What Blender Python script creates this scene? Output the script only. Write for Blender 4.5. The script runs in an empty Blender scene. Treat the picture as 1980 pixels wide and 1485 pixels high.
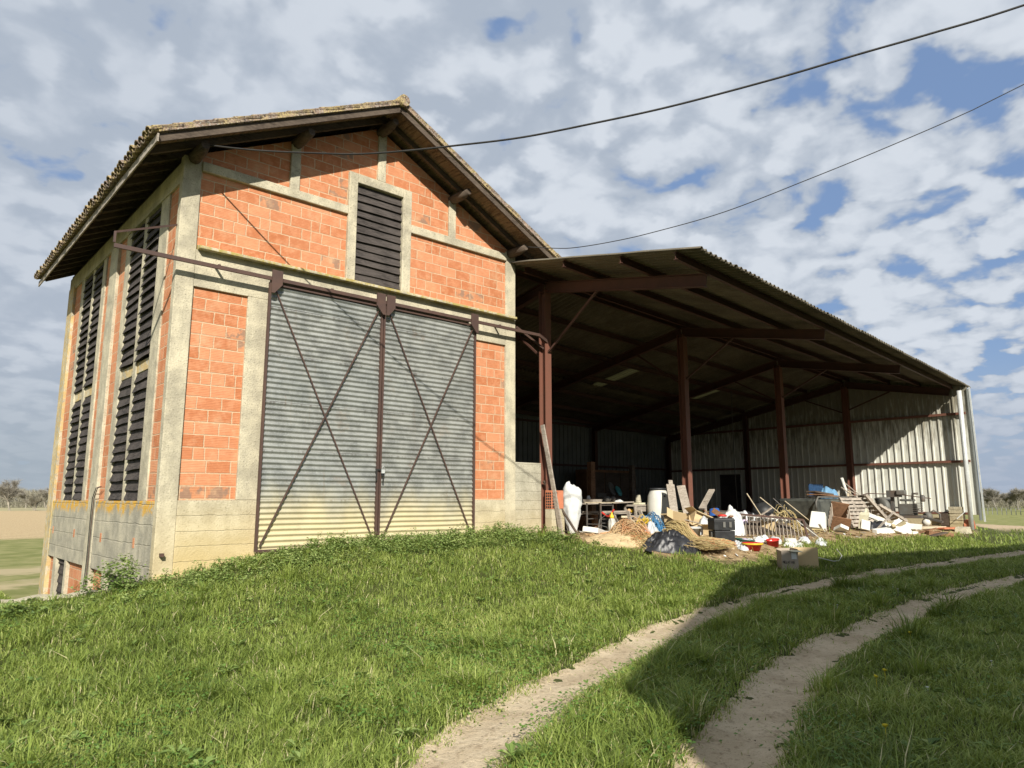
import bpy, math, random
import numpy as np
from mathutils import Vector, Matrix, Euler
S = bpy.context.scene
R = math.radians

# ---------------------------------------------------------------- camera, sky, sun, exposure
cd = bpy.data.cameras.new('camera'); cam = bpy.data.objects.new('camera', cd); S.collection.objects.link(cam)
S.camera = cam
cd.sensor_width = 36.0; cd.lens = 36.0 * 1374.0 / 1980.0; cd.clip_start = 0.1; cd.clip_end = 3000
CAM = Vector((-3.25, -11.54, 1.6)); AZ = R(48.07); PITCH = R(9.198)
cam.location = CAM
fwd = Vector((math.cos(AZ) * math.cos(PITCH), math.sin(AZ) * math.cos(PITCH), math.sin(PITCH)))
cam.rotation_euler = fwd.to_track_quat('-Z', 'Y').to_euler()

SUN = Vector((-.6, -1.0, .75)).normalized()          # direction towards the sun
sl = bpy.data.lights.new('sun', 'SUN'); so = bpy.data.objects.new('sun', sl); S.collection.objects.link(so)
sl.energy = 4.9; sl.angle = R(.53); sl.color = (1.0, .945, .85)
so.rotation_euler = SUN.to_track_quat('Z', 'Y').to_euler()
SUN_EL = math.asin(SUN.z); SUN_ROT = math.atan2(SUN.x, SUN.y)

S.view_settings.view_transform = 'Standard'; S.view_settings.look = 'None'
S.view_settings.exposure = 0.50; S.view_settings.gamma = 1.0
S.render.engine = 'CYCLES'
S.cycles.max_bounces = 5; S.cycles.diffuse_bounces = 2; S.cycles.glossy_bounces = 2
S.cycles.transmission_bounces = 4; S.cycles.transparent_max_bounces = 4
S.cycles.use_denoising = True

# ---------------------------------------------------------------- node helpers
class NT:
    def __init__(s, tree): s.t = tree; s.n = tree.nodes; s.l = tree.links
    def new(s, typ, **kw):
        n = s.n.new(typ)
        for k, v in kw.items(): setattr(n, k, v)
        return n
    def put(s, sock, v):
        if v is None: return
        if isinstance(v, bpy.types.NodeSocket): s.l.new(v, sock)
        else:
            if isinstance(v, (tuple, list)) and len(v) == 3 and sock.type == 'RGBA': v = (*v, 1)
            sock.default_value = v
    def math(s, op, a, b=None, c=None, clamp=False):
        n = s.new('ShaderNodeMath', operation=op); n.use_clamp = clamp
        s.put(n.inputs[0], a); s.put(n.inputs[1], b)
        if c is not None: s.put(n.inputs[2], c)
        return n.outputs[0]
    def vmath(s, op, a, b=None):
        n = s.new('ShaderNodeVectorMath', operation=op); s.put(n.inputs[0], a); s.put(n.inputs[1], b)
        return n.outputs[0]
    def scale(s, a, k):
        n = s.new('ShaderNodeVectorMath', operation='SCALE'); s.put(n.inputs[0], a); s.put(n.inputs['Scale'], k); return n.outputs[0]
    def mix(s, f, a, b, mode='MIX'):
        n = s.new('ShaderNodeMix', data_type='RGBA', blend_type=mode)
        s.put(n.inputs[0], f); s.put(n.inputs[6], a); s.put(n.inputs[7], b); return n.outputs[2]
    def ramp(s, f, lo, hi, a=0.0, b=1.0):
        n = s.new('ShaderNodeMapRange', interpolation_type='SMOOTHSTEP'); n.clamp = True
        s.put(n.inputs[0], f); s.put(n.inputs[1], lo); s.put(n.inputs[2], hi); s.put(n.inputs[3], a); s.put(n.inputs[4], b)
        return n.outputs[0]
    def noise(s, vec, scale, detail=4, rough=.55, dist=0):
        n = s.new('ShaderNodeTexNoise'); s.put(n.inputs['Vector'], vec); n.inputs['Scale'].default_value = scale
        n.inputs['Detail'].default_value = detail; n.inputs['Roughness'].default_value = rough; n.inputs['Distortion'].default_value = dist
        return n.outputs[0]
    def sep(s, v):
        n = s.new('ShaderNodeSeparateXYZ'); s.put(n.inputs[0], v); return n.outputs
    def comb(s, x, y, z):
        n = s.new('ShaderNodeCombineXYZ'); s.put(n.inputs[0], x); s.put(n.inputs[1], y); s.put(n.inputs[2], z); return n.outputs[0]
    def white(s, v):
        n = s.new('ShaderNodeTexWhiteNoise', noise_dimensions='3D'); s.put(n.inputs['Vector'], v); return n.outputs['Value']

def new_mat(name):
    m = bpy.data.materials.new(name); m.use_nodes = True; m.node_tree.nodes.clear()
    N = NT(m.node_tree)
    out = N.new('ShaderNodeOutputMaterial'); b = N.new('ShaderNodeBsdfPrincipled')
    N.l.new(b.outputs[0], out.inputs[0])
    N.pos = N.new('ShaderNodeNewGeometry').outputs['Position']
    N.obj = N.new('ShaderNodeTexCoord').outputs['Object']
    N.b = b; N.out = out
    return m, N
def bump(N, h, strength=.3, dist=.01):
    n = N.new('ShaderNodeBump'); n.inputs['Strength'].default_value = strength; n.inputs['Distance'].default_value = dist
    N.put(n.inputs['Height'], h); N.put(N.b.inputs['Normal'], n.outputs[0])

# ---------------------------------------------------------------- world: Nishita sky behind a broken cloud layer
W = bpy.data.worlds.new('World'); S.world = W; W.use_nodes = True
W.node_tree.nodes.clear(); N = NT(W.node_tree)
sky = N.new('ShaderNodeTexSky', sky_type='NISHITA'); sky.sun_disc = False
sky.sun_elevation = SUN_EL; sky.sun_rotation = SUN_ROT; sky.altitude = 100; sky.air_density = 1.0; sky.dust_density = .4; sky.ozone_density = 2.0
gen = N.new('ShaderNodeTexCoord').outputs['Generated']
x, y, z = N.sep(gen)
zz = N.math('ADD', N.math('MAXIMUM', z, 0.0), .30)
p = N.comb(N.math('MULTIPLY', N.math('DIVIDE', x, zz), 2.25), N.math('MULTIPLY', N.math('DIVIDE', y, zz), 2.25), 0.0)
warp = N.noise(p, 1.6, 3, .5); warp2 = N.noise(N.vmath('ADD', p, (5, 9, 2)), 1.6, 3, .5)
pw = N.vmath('ADD', p, N.comb(N.math('MULTIPLY', warp, .35), N.math('MULTIPLY', warp2, .35), 0.0))
big = N.noise(pw, 1.5, 2, .5)
puffn = N.new('ShaderNodeTexVoronoi', feature='SMOOTH_F1'); N.put(puffn.inputs['Vector'], N.vmath('ADD', pw, N.comb(N.math('MULTIPLY', N.noise(p, 7, 3), .22), N.math('MULTIPLY', N.noise(N.vmath('ADD', p, (3, 1, 0)), 7, 3), .22), 0.0))); puffn.inputs['Scale'].default_value = 6.5; puffn.inputs['Smoothness'].default_value = 1.0; puffn.inputs['Randomness'].default_value = 1.0
vor = N.math('SUBTRACT', 1.0, N.math('MULTIPLY', puffn.outputs['Distance'], 1.25))
mid = N.noise(pw, 5.0, 3, .5)
fin = N.noise(pw, 14.0, 4, .55)
puff = N.math('ADD', N.math('ADD', N.math('MULTIPLY', vor, .50), N.math('MULTIPLY', mid, .36)), N.math('MULTIPLY', fin, .14))
side = N.math('SUBTRACT', N.math('MULTIPLY', x, .745), N.math('MULTIPLY', y, .668))    # + to the right of the view
cover = N.math('ADD', puff, N.math('MULTIPLY', N.math('SUBTRACT', big, .5), .42))
thr = N.ramp(side, -.15, .8, .20, .405)
cl = N.ramp(N.math('SUBTRACT', cover, thr), -.03, .11)
hz = N.ramp(z, .0, .20, 1.0, 0.0)
cl = N.math('MAXIMUM', cl, N.math('MULTIPLY', hz, .9))
lit = N.ramp(N.math('ADD', puff, N.math('MULTIPLY', N.math('SUBTRACT', big, .5), .5)), .33, .62)
lit = N.math('MULTIPLY', lit, N.ramp(side, -.6, .1, .62, 1.0))
cc = N.mix(lit, (4.2, 4.8, 5.7), (6.6, 7.1, 7.8))
hc = N.mix(N.ramp(side, -.4, .6), (3.6, 4.2, 4.8), (3.5, 4.15, 5.3))
cc = N.mix(N.math('MULTIPLY', hz, .85), cc, hc)
blue = N.mix(.7, sky.outputs[0], (2.3, 3.5, 6.0))
col = N.scale(N.mix(cl, blue, cc), .87)
bg = N.new('ShaderNodeBackground'); N.put(bg.inputs[0], col); bg.inputs[1].default_value = .083
wo = N.new('ShaderNodeOutputWorld'); N.l.new(bg.outputs[0], wo.inputs[0])

# ---------------------------------------------------------------- mesh helpers
def tag(o, label=None, cat=None, group=None, kind=None):
    if label: o['label'] = label
    if cat: o['category'] = cat
    if group: o['group'] = group
    if kind: o['kind'] = kind
    return o
def thing(name, loc, label, cat, group=None, rz=0.0):
    o = bpy.data.objects.new(name, None); S.collection.objects.link(o)
    o.location = loc; o.rotation_euler = (0, 0, rz); o.empty_display_size = .2
    return tag(o, label, cat, group)
def rotm(rx=0, ry=0, rz=0): return Euler((R(rx), R(ry), R(rz))).to_matrix()

class MB:
    def __init__(s): s.v = []; s.f = []; s.sm = []; s.st = []
    def add(s, vs, fs, smooth=False):
        o = len(s.v); s.st.append((o, len(s.f))); s.v += [tuple(v) for v in vs]; s.f += [tuple(i + o for i in f) for f in fs]; s.sm += [smooth] * len(fs)
        return s
    def box(s, x0, x1, y0, y1, z0, z1):
        vs = [(x0,y0,z0),(x1,y0,z0),(x1,y1,z0),(x0,y1,z0),(x0,y0,z1),(x1,y0,z1),(x1,y1,z1),(x0,y1,z1)]
        return s.add(vs, [(0,3,2,1),(4,5,6,7),(0,1,5,4),(1,2,6,5),(2,3,7,6),(3,0,4,7)])
    def obox(s, c, size, rot=(0,0,0), taper=1.0):
        m = rotm(*rot); c = Vector(c); sx, sy, sz = [q / 2 for q in size]; vs = []
        for z in (-1, 1):
            k = taper if z > 0 else 1.0
            for a, b in ((-1,-1),(1,-1),(1,1),(-1,1)): vs.append(c + m @ Vector((a*sx*k, b*sy*k, z*sz)))
        return s.add(vs, [(0,3,2,1),(4,5,6,7),(0,1,5,4),(1,2,6,5),(2,3,7,6),(3,0,4,7)])
    def bar(s, a, b, w, h, up=(0,0,1)):
        a = Vector(a); b = Vector(b); d = (b - a).normalized(); u = Vector(up)
        if abs(d.dot(u)) > .97: u = Vector((0, 1, 0))
        x = d.cross(u).normalized(); y = x.cross(d).normalized(); vs = []
        for q in (a, b):
            for i, j in ((-1,-1),(1,-1),(1,1),(-1,1)): vs.append(q + x*(i*w/2) + y*(j*h/2))
        return s.add(vs, [(0,3,2,1),(4,5,6,7),(0,1,5,4),(1,2,6,5),(2,3,7,6),(3,0,4,7)])
    def ibeam(s, a, b, w, h, t=.012):
        a = Vector(a); b = Vector(b); d = (b - a).normalized(); u = Vector((0,0,1))
        if abs(d.dot(u)) > .97: u = Vector((0, 1, 0))
        x = d.cross(u).normalized(); y = x.cross(d).normalized()
        s.bar(a + y*(h/2-t/2), b + y*(h/2-t/2), w, t, u); s.bar(a - y*(h/2-t/2), b - y*(h/2-t/2), w, t, u)
        s.bar(a, b, t, h-2*t-.001, u); return s
    def tube(s, pts, r, seg=8, cap=True, smooth=True):
        pts = [Vector(p) for p in pts]; n = len(pts); rs = r if isinstance(r, (list, tuple)) else [r]*n
        vs = []; px_ = None
        for i, p in enumerate(pts):
            d = (pts[min(i+1, n-1)] - pts[max(i-1, 0)]).normalized()
            if px_ is None:
                u = Vector((0,0,1)) if abs(d.z) < .9 else Vector((1,0,0)); px_ = d.cross(u).normalized()
            else: px_ = (px_ - d*px_.dot(d)).normalized()
            py = d.cross(px_)
            for k in range(seg):
                a = 2*math.pi*k/seg; vs.append(p + (px_*math.cos(a) + py*math.sin(a))*rs[i])
        fs = [(i*seg+k, i*seg+(k+1)%seg, (i+1)*seg+(k+1)%seg, (i+1)*seg+k) for i in range(n-1) for k in range(seg)]
        s.add(vs, fs, smooth)
        if cap:
            o = len(s.v) - len(vs)
            s.f.append(tuple(o + k for k in reversed(range(seg)))); s.f.append(tuple(o + (n-1)*seg + k for k in range(seg))); s.sm += [False, False]
        return s
    def lathe(s, c, prof, seg=20, rot=(0,0,0), cap=True, smooth=True):
        m = rotm(*rot); c = Vector(c); vs = []
        for r_, z_ in prof:
            for k in range(seg):
                a = 2*math.pi*k/seg; vs.append(c + m @ Vector((r_*math.cos(a), r_*math.sin(a), z_)))
        fs = [(i*seg+k, i*seg+(k+1)%seg, (i+1)*seg+(k+1)%seg, (i+1)*seg+k) for i in range(len(prof)-1) for k in range(seg)]
        s.add(vs, fs, smooth)
        if cap:
            o = len(s.v) - len(vs); s.f.append(tuple(o+k for k in reversed(range(seg)))); s.f.append(tuple(o+(len(prof)-1)*seg+k for k in range(seg))); s.sm += [False, False]
        return s
    def prism(s, poly, axis, a, b):
        """polygon (2-D) extruded along axis 0/1/2 from a to b"""
        n = len(poly)
        def P(u, v, w): return {0: (w, u, v), 1: (u, w, v), 2: (u, v, w)}[axis]
        vs = [P(u, v, a) for u, v in poly] + [P(u, v, b) for u, v in poly]
        fs = [tuple(range(n)), tuple(n+i for i in reversed(range(n)))] + [(i, n+i, n+(i+1)%n, (i+1)%n) for i in range(n)]
        return s.add(vs, fs)
    def grid(s, fn, nu, nv, smooth=True, thick=None):
        vs = [fn(i/(nu-1), j/(nv-1)) for j in range(nv) for i in range(nu)]
        fs = [(j*nu+i, j*nu+i+1, (j+1)*nu+i+1, (j+1)*nu+i) for j in range(nv-1) for i in range(nu-1)]
        return s.add(vs, fs, smooth)
    def pieces(s, name, m, parent=None, **kw):
        """every added solid as an object of its own"""
        st = s.st+[(len(s.v), len(s.f))]; out = []
        for (v0, f0), (v1, f1) in zip(st[:-1], st[1:]):
            b = MB(); b.v = s.v[v0:v1]; b.f = [tuple(i-v0 for i in f) for f in s.f[f0:f1]]; b.sm = s.sm[f0:f1]
            out.append(b.build(name, m, parent, **kw))
        return out[-1]
    def build(s, name, m, parent=None, bevel=0, thick=0, local=False, sub=0, fix=True, jit=0):
        V = [Vector(v) for v in s.v]
        if jit:
            rg = random.Random(len(V)); V = [v + Vector((rg.uniform(-jit, jit), rg.uniform(-jit, jit), rg.uniform(-jit, jit))) for v in V]
        org = Vector((0,0,0))
        if parent is None and not local:
            org = Vector(((min(v.x for v in V)+max(v.x for v in V))/2, (min(v.y for v in V)+max(v.y for v in V))/2, min(v.z for v in V)))
        elif parent is not None and not local:
            q = parent
            org = Vector((0,0,0))
            while q is not None: org += Vector(q.location); q = q.parent
        me = bpy.data.meshes.new(name); me.from_pydata([v - org for v in V], [], s.f)
        me.polygons.foreach_set('use_smooth', s.sm)
        me.materials.append(m); me.update()
        if fix:
            import bmesh
            bm = bmesh.new(); bm.from_mesh(me); bmesh.ops.recalc_face_normals(bm, faces=bm.faces); bm.to_mesh(me); bm.free()
        o = bpy.data.objects.new(name, me); S.collection.objects.link(o)
        if parent is not None: o.parent = parent
        elif not local: o.location = org
        if thick: md = o.modifiers.new('s', 'SOLIDIFY'); md.thickness = thick; md.offset = 0
        if bevel: md = o.modifiers.new('b', 'BEVEL'); md.width = bevel; md.segments = 2; md.limit_method = 'ANGLE'
        if sub: md = o.modifiers.new('u', 'SUBSURF'); md.levels = sub; md.render_levels = sub
        return o
def single(name, mb, m, label, cat, group=None, **kw):
    return tag(mb.build(name, m, None, **kw), label, cat, group)
def copy_tree(o, parent=None):
    c = o.copy(); S.collection.objects.link(c); c.parent = parent
    for ch in list(o.children): copy_tree(ch, c)
    return c
def npmesh(name, V, F, m, attr=None, smooth=False, quads=False):
    """big mesh from numpy arrays; F is (n,3) or (n,4)"""
    me = bpy.data.meshes.new(name); n = len(F); k = F.shape[1]
    me.vertices.add(len(V)); me.vertices.foreach_set('co', V.astype(np.float32).ravel())
    me.loops.add(n*k); me.loops.foreach_set('vertex_index', F.astype(np.int32).ravel())
    me.polygons.add(n); me.polygons.foreach_set('loop_start', np.arange(0, n*k, k, dtype=np.int32))
    try: me.polygons.foreach_set('loop_total', np.full(n, k, dtype=np.int32))
    except Exception: pass
    me.polygons.foreach_set('use_smooth', np.full(n, smooth))
    if attr is not None:
        a = me.attributes.new('tint', 'FLOAT', 'POINT'); a.data.foreach_set('value', attr.astype(np.float32))
    me.update(calc_edges=True); me.materials.append(m)
    o = bpy.data.objects.new(name, me); S.collection.objects.link(o); return o
# ---------------------------------------------------------------- materials
def plain(name, col, rough=.8, metal=0.0, var=.25, vs=6.0, bs=.15, bsc=60.0, col2=None, spec=.3, big=.5):
    m, N = new_mat(name)
    n1 = N.noise(N.obj, vs, 5, .6); n2 = N.noise(N.obj, vs*.23, 3, .5)
    c2 = col2 or tuple(c*(1-var*1.5) for c in col)
    f = N.ramp(N.math('ADD', N.math('MULTIPLY', n1, .6), N.math('MULTIPLY', n2, .4)), .38, .62)
    c = N.mix(f, c2, col)
    N.put(N.b.inputs['Base Color'], c); N.b.inputs['Roughness'].default_value = rough; N.b.inputs['Metallic'].default_value = metal
    N.b.inputs['Specular IOR Level'].default_value = spec
    if bs: bump(N, N.noise(N.obj, bsc, 4, .6), bs, .01)
    return m

def brick_mat():
    m, N = new_mat('hollow_clay_brick')
    x, y, z = N.sep(N.pos)
    jx = N.math('MULTIPLY', N.math('SUBTRACT', N.noise(N.pos, 5, 3), .5), .035)
    jz = N.math('MULTIPLY', N.math('SUBTRACT', N.noise(N.vmath('ADD', N.pos, (7, 3, 1)), 4, 3), .5), .022)
    u = N.math('ADD', N.math('ADD', N.math('MULTIPLY', x, 1.0), y), jx)
    v = N.math('ADD', z, jz)
    row = N.math('FLOOR', N.math('DIVIDE', v, .2))
    rh = N.white(N.comb(row, 3.3, 1.7))
    sh = N.math('ADD', N.math('MULTIPLY', N.math('MODULO', N.math('ABSOLUTE', row), 2.0), .5), N.math('MULTIPLY', rh, .28))
    cu = N.math('ADD', N.math('DIVIDE', u, .385), sh)
    ci = N.math('FLOOR', cu); fu = N.math('SUBTRACT', cu, ci)
    fv = N.math('SUBTRACT', N.math('DIVIDE', v, .2), row)
    h1 = N.white(N.comb(ci, row, 0.5)); h2 = N.white(N.comb(ci, row, 9.1)); h3 = N.white(N.comb(ci, row, 21.7))
    du = N.math('MULTIPLY', N.math('MINIMUM', fu, N.math('SUBTRACT', 1.0, fu)), .385)
    dv = N.math('MULTIPLY', N.math('MINIMUM', fv, N.math('SUBTRACT', 1.0, fv)), .2)
    # some bricks are two cut halves
    half = N.math('GREATER_THAN', h3, .86)
    dh = N.math('ADD', N.math('MULTIPLY', N.math('ABSOLUTE', N.math('SUBTRACT', fu, .45)), .385), N.math('SUBTRACT', 1.0, half))
    dm = N.math('MINIMUM', N.math('MINIMUM', du, dv), dh)
    nn = N.noise(N.pos, 22, 4, .65)
    wid = N.math('ADD', .001, N.math('MULTIPLY', nn, .0135))
    mort = N.ramp(N.math('SUBTRACT', dm, wid), -.003, .004, 1.0, 0.0)
    # smeared mortar on the brick faces
    sm = N.noise(N.pos, 3.1, 6, .68)
    smear = N.math('MULTIPLY', N.ramp(sm, .50, .74), .6)
    smear = N.math('ADD', smear, N.math('MULTIPLY', N.ramp(h2, .72, 1.0), .22))
    base = N.mix(h1, (.45, .16, .066), (.61, .265, .135))
    base = N.mix(N.math('MULTIPLY', N.ramp(N.noise(N.pos, 9, 4, .6), .4, .7), .45), base, (.67, .33, .18))
    # scoring
    sc = N.math('SINE', N.math('MULTIPLY', z, 2*math.pi/.0265))
    scm = N.ramp(sc, .45, .95)
    scf = N.math('MULTIPLY', scm, N.ramp(N.noise(N.vmath('MULTIPLY', N.pos, (1, 1, 6)), 6, 3), .38, .62))
    base = N.mix(N.math('MULTIPLY', scf, .62), base, (.37, .12, .06))
    # dark fired blotches
    dk = N.math('MULTIPLY', N.math('GREATER_THAN', h2, .93), N.ramp(N.noise(N.pos, 7, 3), .46, .56))
    base = N.mix(N.math('MULTIPLY', dk, .8), base, (.16, .12, .10))
    base = N.mix(smear, base, (.58, .36, .21))
    col = N.mix(mort, base, N.mix(nn, (.48, .32, .195), (.62, .47, .31)))
    N.put(N.b.inputs['Base Color'], col); N.b.inputs['Roughness'].default_value = .9; N.b.inputs['Specular IOR Level'].default_value = .2
    hgt = N.math('SUBTRACT', N.math('MULTIPLY', mort, -.8), N.math('MULTIPLY', scm, .35))
    hgt = N.math('ADD', hgt, N.math('MULTIPLY', nn, .5))
    bump(N, hgt, .7, .008)
    return m

def concrete_mat(name='old_concrete', base=(.57, .515, .37), dark=(.36, .325, .24), lichen=0.0, yellow=0.0, band=False, moss=0.0, boards=.0):
    m, N = new_mat(name)
    x, y, z = N.sep(N.pos)
    n1 = N.noise(N.pos, 2.3, 6, .62); n2 = N.noise(N.pos, 38, 4, .6); n3 = N.noise(N.vmath('MULTIPLY', N.pos, (5, 5, .8)), 1.6, 5, .6)
    c = N.mix(N.ramp(n1, .34, .66), dark, base)
    c = N.mix(N.math('MULTIPLY', N.ramp(n3, .5, .68), .5), c, tuple(q*.62 for q in base))
    c = N.mix(N.math('MULTIPLY', N.ramp(n2, .55, .68), .6), c, (.15, .135, .105))
    c = N.mix(N.math('MULTIPLY', N.ramp(n2, .30, .42, 1, 0), .35), c, (.62, .59, .50))
    if yellow:      # splashed earth on the plinth, thickest near the ground
        f = N.math('MULTIPLY', N.ramp(N.math('ADD', z, N.math('MULTIPLY', n1, .5)), .7, 2.15, 1, 0), yellow)
        c = N.mix(f, c, N.mix(n1, (.47, .365, .165), (.58, .465, .25)))
    if band:        # orange lichen along the top of the side band
        f = N.ramp(N.math('ADD', z, N.math('MULTIPLY', N.math('SUBTRACT', n1, .5), .7)), 1.33, 1.47)
        f = N.math('MULTIPLY', f, N.ramp(N.noise(N.pos, 6, 5, .7), .40, .54))
        c = N.mix(f, c, N.mix(n2, (.66, .33, .03), (.55, .36, .07)))
        f2 = N.math('MULTIPLY', N.ramp(y, 7.6, 8.4), N.ramp(N.noise(N.pos, 3.2, 5, .7), .47, .58))
        c = N.mix(f2, c, (.52, .40, .08))
    if lichen:
        f = N.math('MULTIPLY', N.ramp(N.noise(N.pos, 7, 5, .7), .42, .56), lichen)
        c = N.mix(f, c, N.mix(n2, (.62, .33, .05), (.48, .38, .12)))
    if moss:
        f = N.math('MULTIPLY', N.ramp(N.noise(N.pos, 9, 5, .7), .38, .6), moss)
        c = N.mix(f, c, N.mix(n2, (.30, .24, .06), (.42, .33, .07)))
    N.put(N.b.inputs['Base Color'], c); N.b.inputs['Roughness'].default_value = .93; N.b.inputs['Specular IOR Level'].default_value = .2
    h = N.math('ADD', N.math('MULTIPLY', n2, .5), n1)
    if boards:      # shuttering board joints
        bz = N.math('FRACT', N.math('DIVIDE', N.math('ADD', z, N.math('MULTIPLY', n1, .07)), boards))
        j = N.ramp(N.math('ABSOLUTE', N.math('SUBTRACT', bz, .5)), .46, .495)
        h = N.math('SUBTRACT', h, N.math('MULTIPLY', j, .35))
        N.put(N.b.inputs['Base Color'], N.mix(N.math('MULTIPLY', N.math('MULTIPLY', j, N.ramp(n2, .35, .6)), .28), c, (.20, .17, .12)))
    bump(N, h, .9, .02)
    return m

def wood_mat(name, col, dark, grain=(1, 1, 1), rough=.85, sc=9.0, contrast=1.0):
    m, N = new_mat(name)
    v = N.vmath('MULTIPLY', N.obj, grain)
    n1 = N.noise(v, sc, 6, .65, .4); n2 = N.noise(N.obj, 1.7, 3, .5); n3 = N.noise(v, sc*4, 4, .6)
    f = N.ramp(N.math('ADD', N.math('MULTIPLY', n1, .6), N.math('MULTIPLY', n3, .4)), .36, .64)
    c = N.mix(f, dark, col); c = N.mix(N.math('MULTIPLY', N.ramp(n2, .42, .62), .4), c, tuple(q*1.25 for q in col))
    N.put(N.b.inputs['Base Color'], c); N.b.inputs['Roughness'].default_value = rough; N.b.inputs['Specular IOR Level'].default_value = .25
    bump(N, N.math('ADD', n1, n3), .5, .008)
    return m

def steel_paint(name, col, rust, amt=.45, rough=.6):
    m, N = new_mat(name)
    n1 = N.noise(N.obj, 5, 6, .7); n2 = N.noise(N.obj, 60, 3, .6); n3 = N.noise(N.obj, .9, 3, .5)
    f = N.math('MULTIPLY', N.ramp(N.math('ADD', N.math('MULTIPLY', n1, .7), N.math('MULTIPLY', n3, .3)), .40, .62), amt*2)
    c = N.mix(f, col, rust); c = N.mix(N.math('MULTIPLY', n2, .3), c, tuple(q*.55 for q in rust))
    N.put(N.b.inputs['Base Color'], c); N.b.inputs['Roughness'].default_value = rough; N.b.inputs['Specular IOR Level'].default_value = .35
    bump(N, n2, .15, .004); return m

def galv_mat():
    m, N = new_mat('galvanised_sheet')
    x, y, z = N.sep(N.pos)
    n1 = N.noise(N.pos, 3.5, 5, .62); n2 = N.noise(N.pos, 45, 4, .6); n3 = N.noise(N.vmath('MULTIPLY', N.pos, (1, 1, .35)), 2.2, 4, .6)
    c = N.mix(N.ramp(n1, .36, .64), (.22, .225, .208), (.35, .355, .325))
    c = N.mix(N.math('MULTIPLY', N.ramp(n2, .5, .68), .5), c, (.48, .50, .475))
    # each sheet a little different
    sh = N.white(N.comb(N.math('FLOOR', N.math('DIVIDE', N.math('SUBTRACT', z, .78), .81)), N.math('FLOOR', N.math('DIVIDE', x, 3.7)), 1.0))
    c = N.mix(N.math('MULTIPLY', sh, .25), c, (.22, .25, .25))
    lapf = N.math('FRACT', N.math('DIVIDE', N.math('SUBTRACT', z, .78), .81))
    lap = N.math('MAXIMUM', N.ramp(lapf, .012, .0, 0, 1), N.math('MULTIPLY', N.ramp(lapf, .90, 1.0, 0, 1), N.ramp(N.noise(N.vmath('MULTIPLY', N.pos, (9, 1, .8)), 2, 4, .6), .5, .66)))
    c = N.mix(N.math('MULTIPLY', lap, .65), c, (.10, .085, .07))
    rs = N.ramp(N.noise(N.vmath('MULTIPLY', N.pos, (7, 1, .5)), 1.6, 5, .65), .60, .72)
    c = N.mix(N.math('MULTIPLY', rs, .38), c, (.24, .17, .11))
    # dried mud splash near the ground
    d = N.ramp(N.math('ADD', z, N.math('MULTIPLY', N.math('SUBTRACT', n3, .5), .8)), 1.05, 2.0, 1, 0)
    c = N.mix(d, c, N.mix(n1, (.46, .395, .225), (.58, .515, .32)))
    c = N.mix(N.math('MULTIPLY', N.ramp(N.noise(N.pos, 1.9, 5, .7), .6, .72), .3), c, (.30, .22, .15))
    N.put(N.b.inputs['Base Color'], c)
    N.put(N.b.inputs['Metallic'], N.math('MULTIPLY', N.math('SUBTRACT', 1.0, d), .35))
    N.put(N.b.inputs['Roughness'], N.math('ADD', .46, N.math('MULTIPLY', n1, .15)))
    bump(N, N.math('ADD', n2, N.math('MULTIPLY', n1, 2)), .22, .006)
    return m

def fibre_mat():
    m, N = new_mat('fibre_cement_sheet')
    n1 = N.noise(N.obj, 1.2, 5, .6); n2 = N.noise(N.vmath('MULTIPLY', N.obj, (9, .5, 1)), 3, 5, .65); n3 = N.noise(N.obj, 30, 3, .6)
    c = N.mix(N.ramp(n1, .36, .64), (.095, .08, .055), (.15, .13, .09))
    c = N.mix(N.math('MULTIPLY', N.ramp(n2, .45, .65), .55), c, (.09, .078, .055))  # dark streaks down the slope imitate the shading of the corrugations
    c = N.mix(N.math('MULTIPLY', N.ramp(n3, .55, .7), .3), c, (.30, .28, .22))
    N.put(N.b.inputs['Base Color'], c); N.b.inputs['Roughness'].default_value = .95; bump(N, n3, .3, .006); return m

def clad_mat():
    m, N = new_mat('white_profiled_sheet')
    x, y, z = N.sep(N.obj)
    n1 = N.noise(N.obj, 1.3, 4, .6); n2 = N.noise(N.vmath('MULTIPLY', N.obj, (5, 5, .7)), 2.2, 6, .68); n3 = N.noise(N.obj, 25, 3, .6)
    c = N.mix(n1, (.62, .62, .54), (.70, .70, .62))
    dirt = N.math('MULTIPLY', N.ramp(N.math('ADD', N.math('MULTIPLY', n2, .75), N.math('MULTIPLY', z, .12)), .66, .90), .88)  # streaky dirt plus painted shade that deepens towards the roof
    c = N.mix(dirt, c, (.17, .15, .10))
    c = N.mix(N.math('MULTIPLY', N.ramp(z, .0, .5, 1, 0), .25), c, (.45, .40, .27))
    c = N.mix(N.math('MULTIPLY', n3, .12), c, (.3, .28, .22))
    N.put(N.b.inputs['Base Color'], c); N.b.inputs['Roughness'].default_value = .55; N.b.inputs['Specular IOR Level'].default_value = .35
    return m

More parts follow.
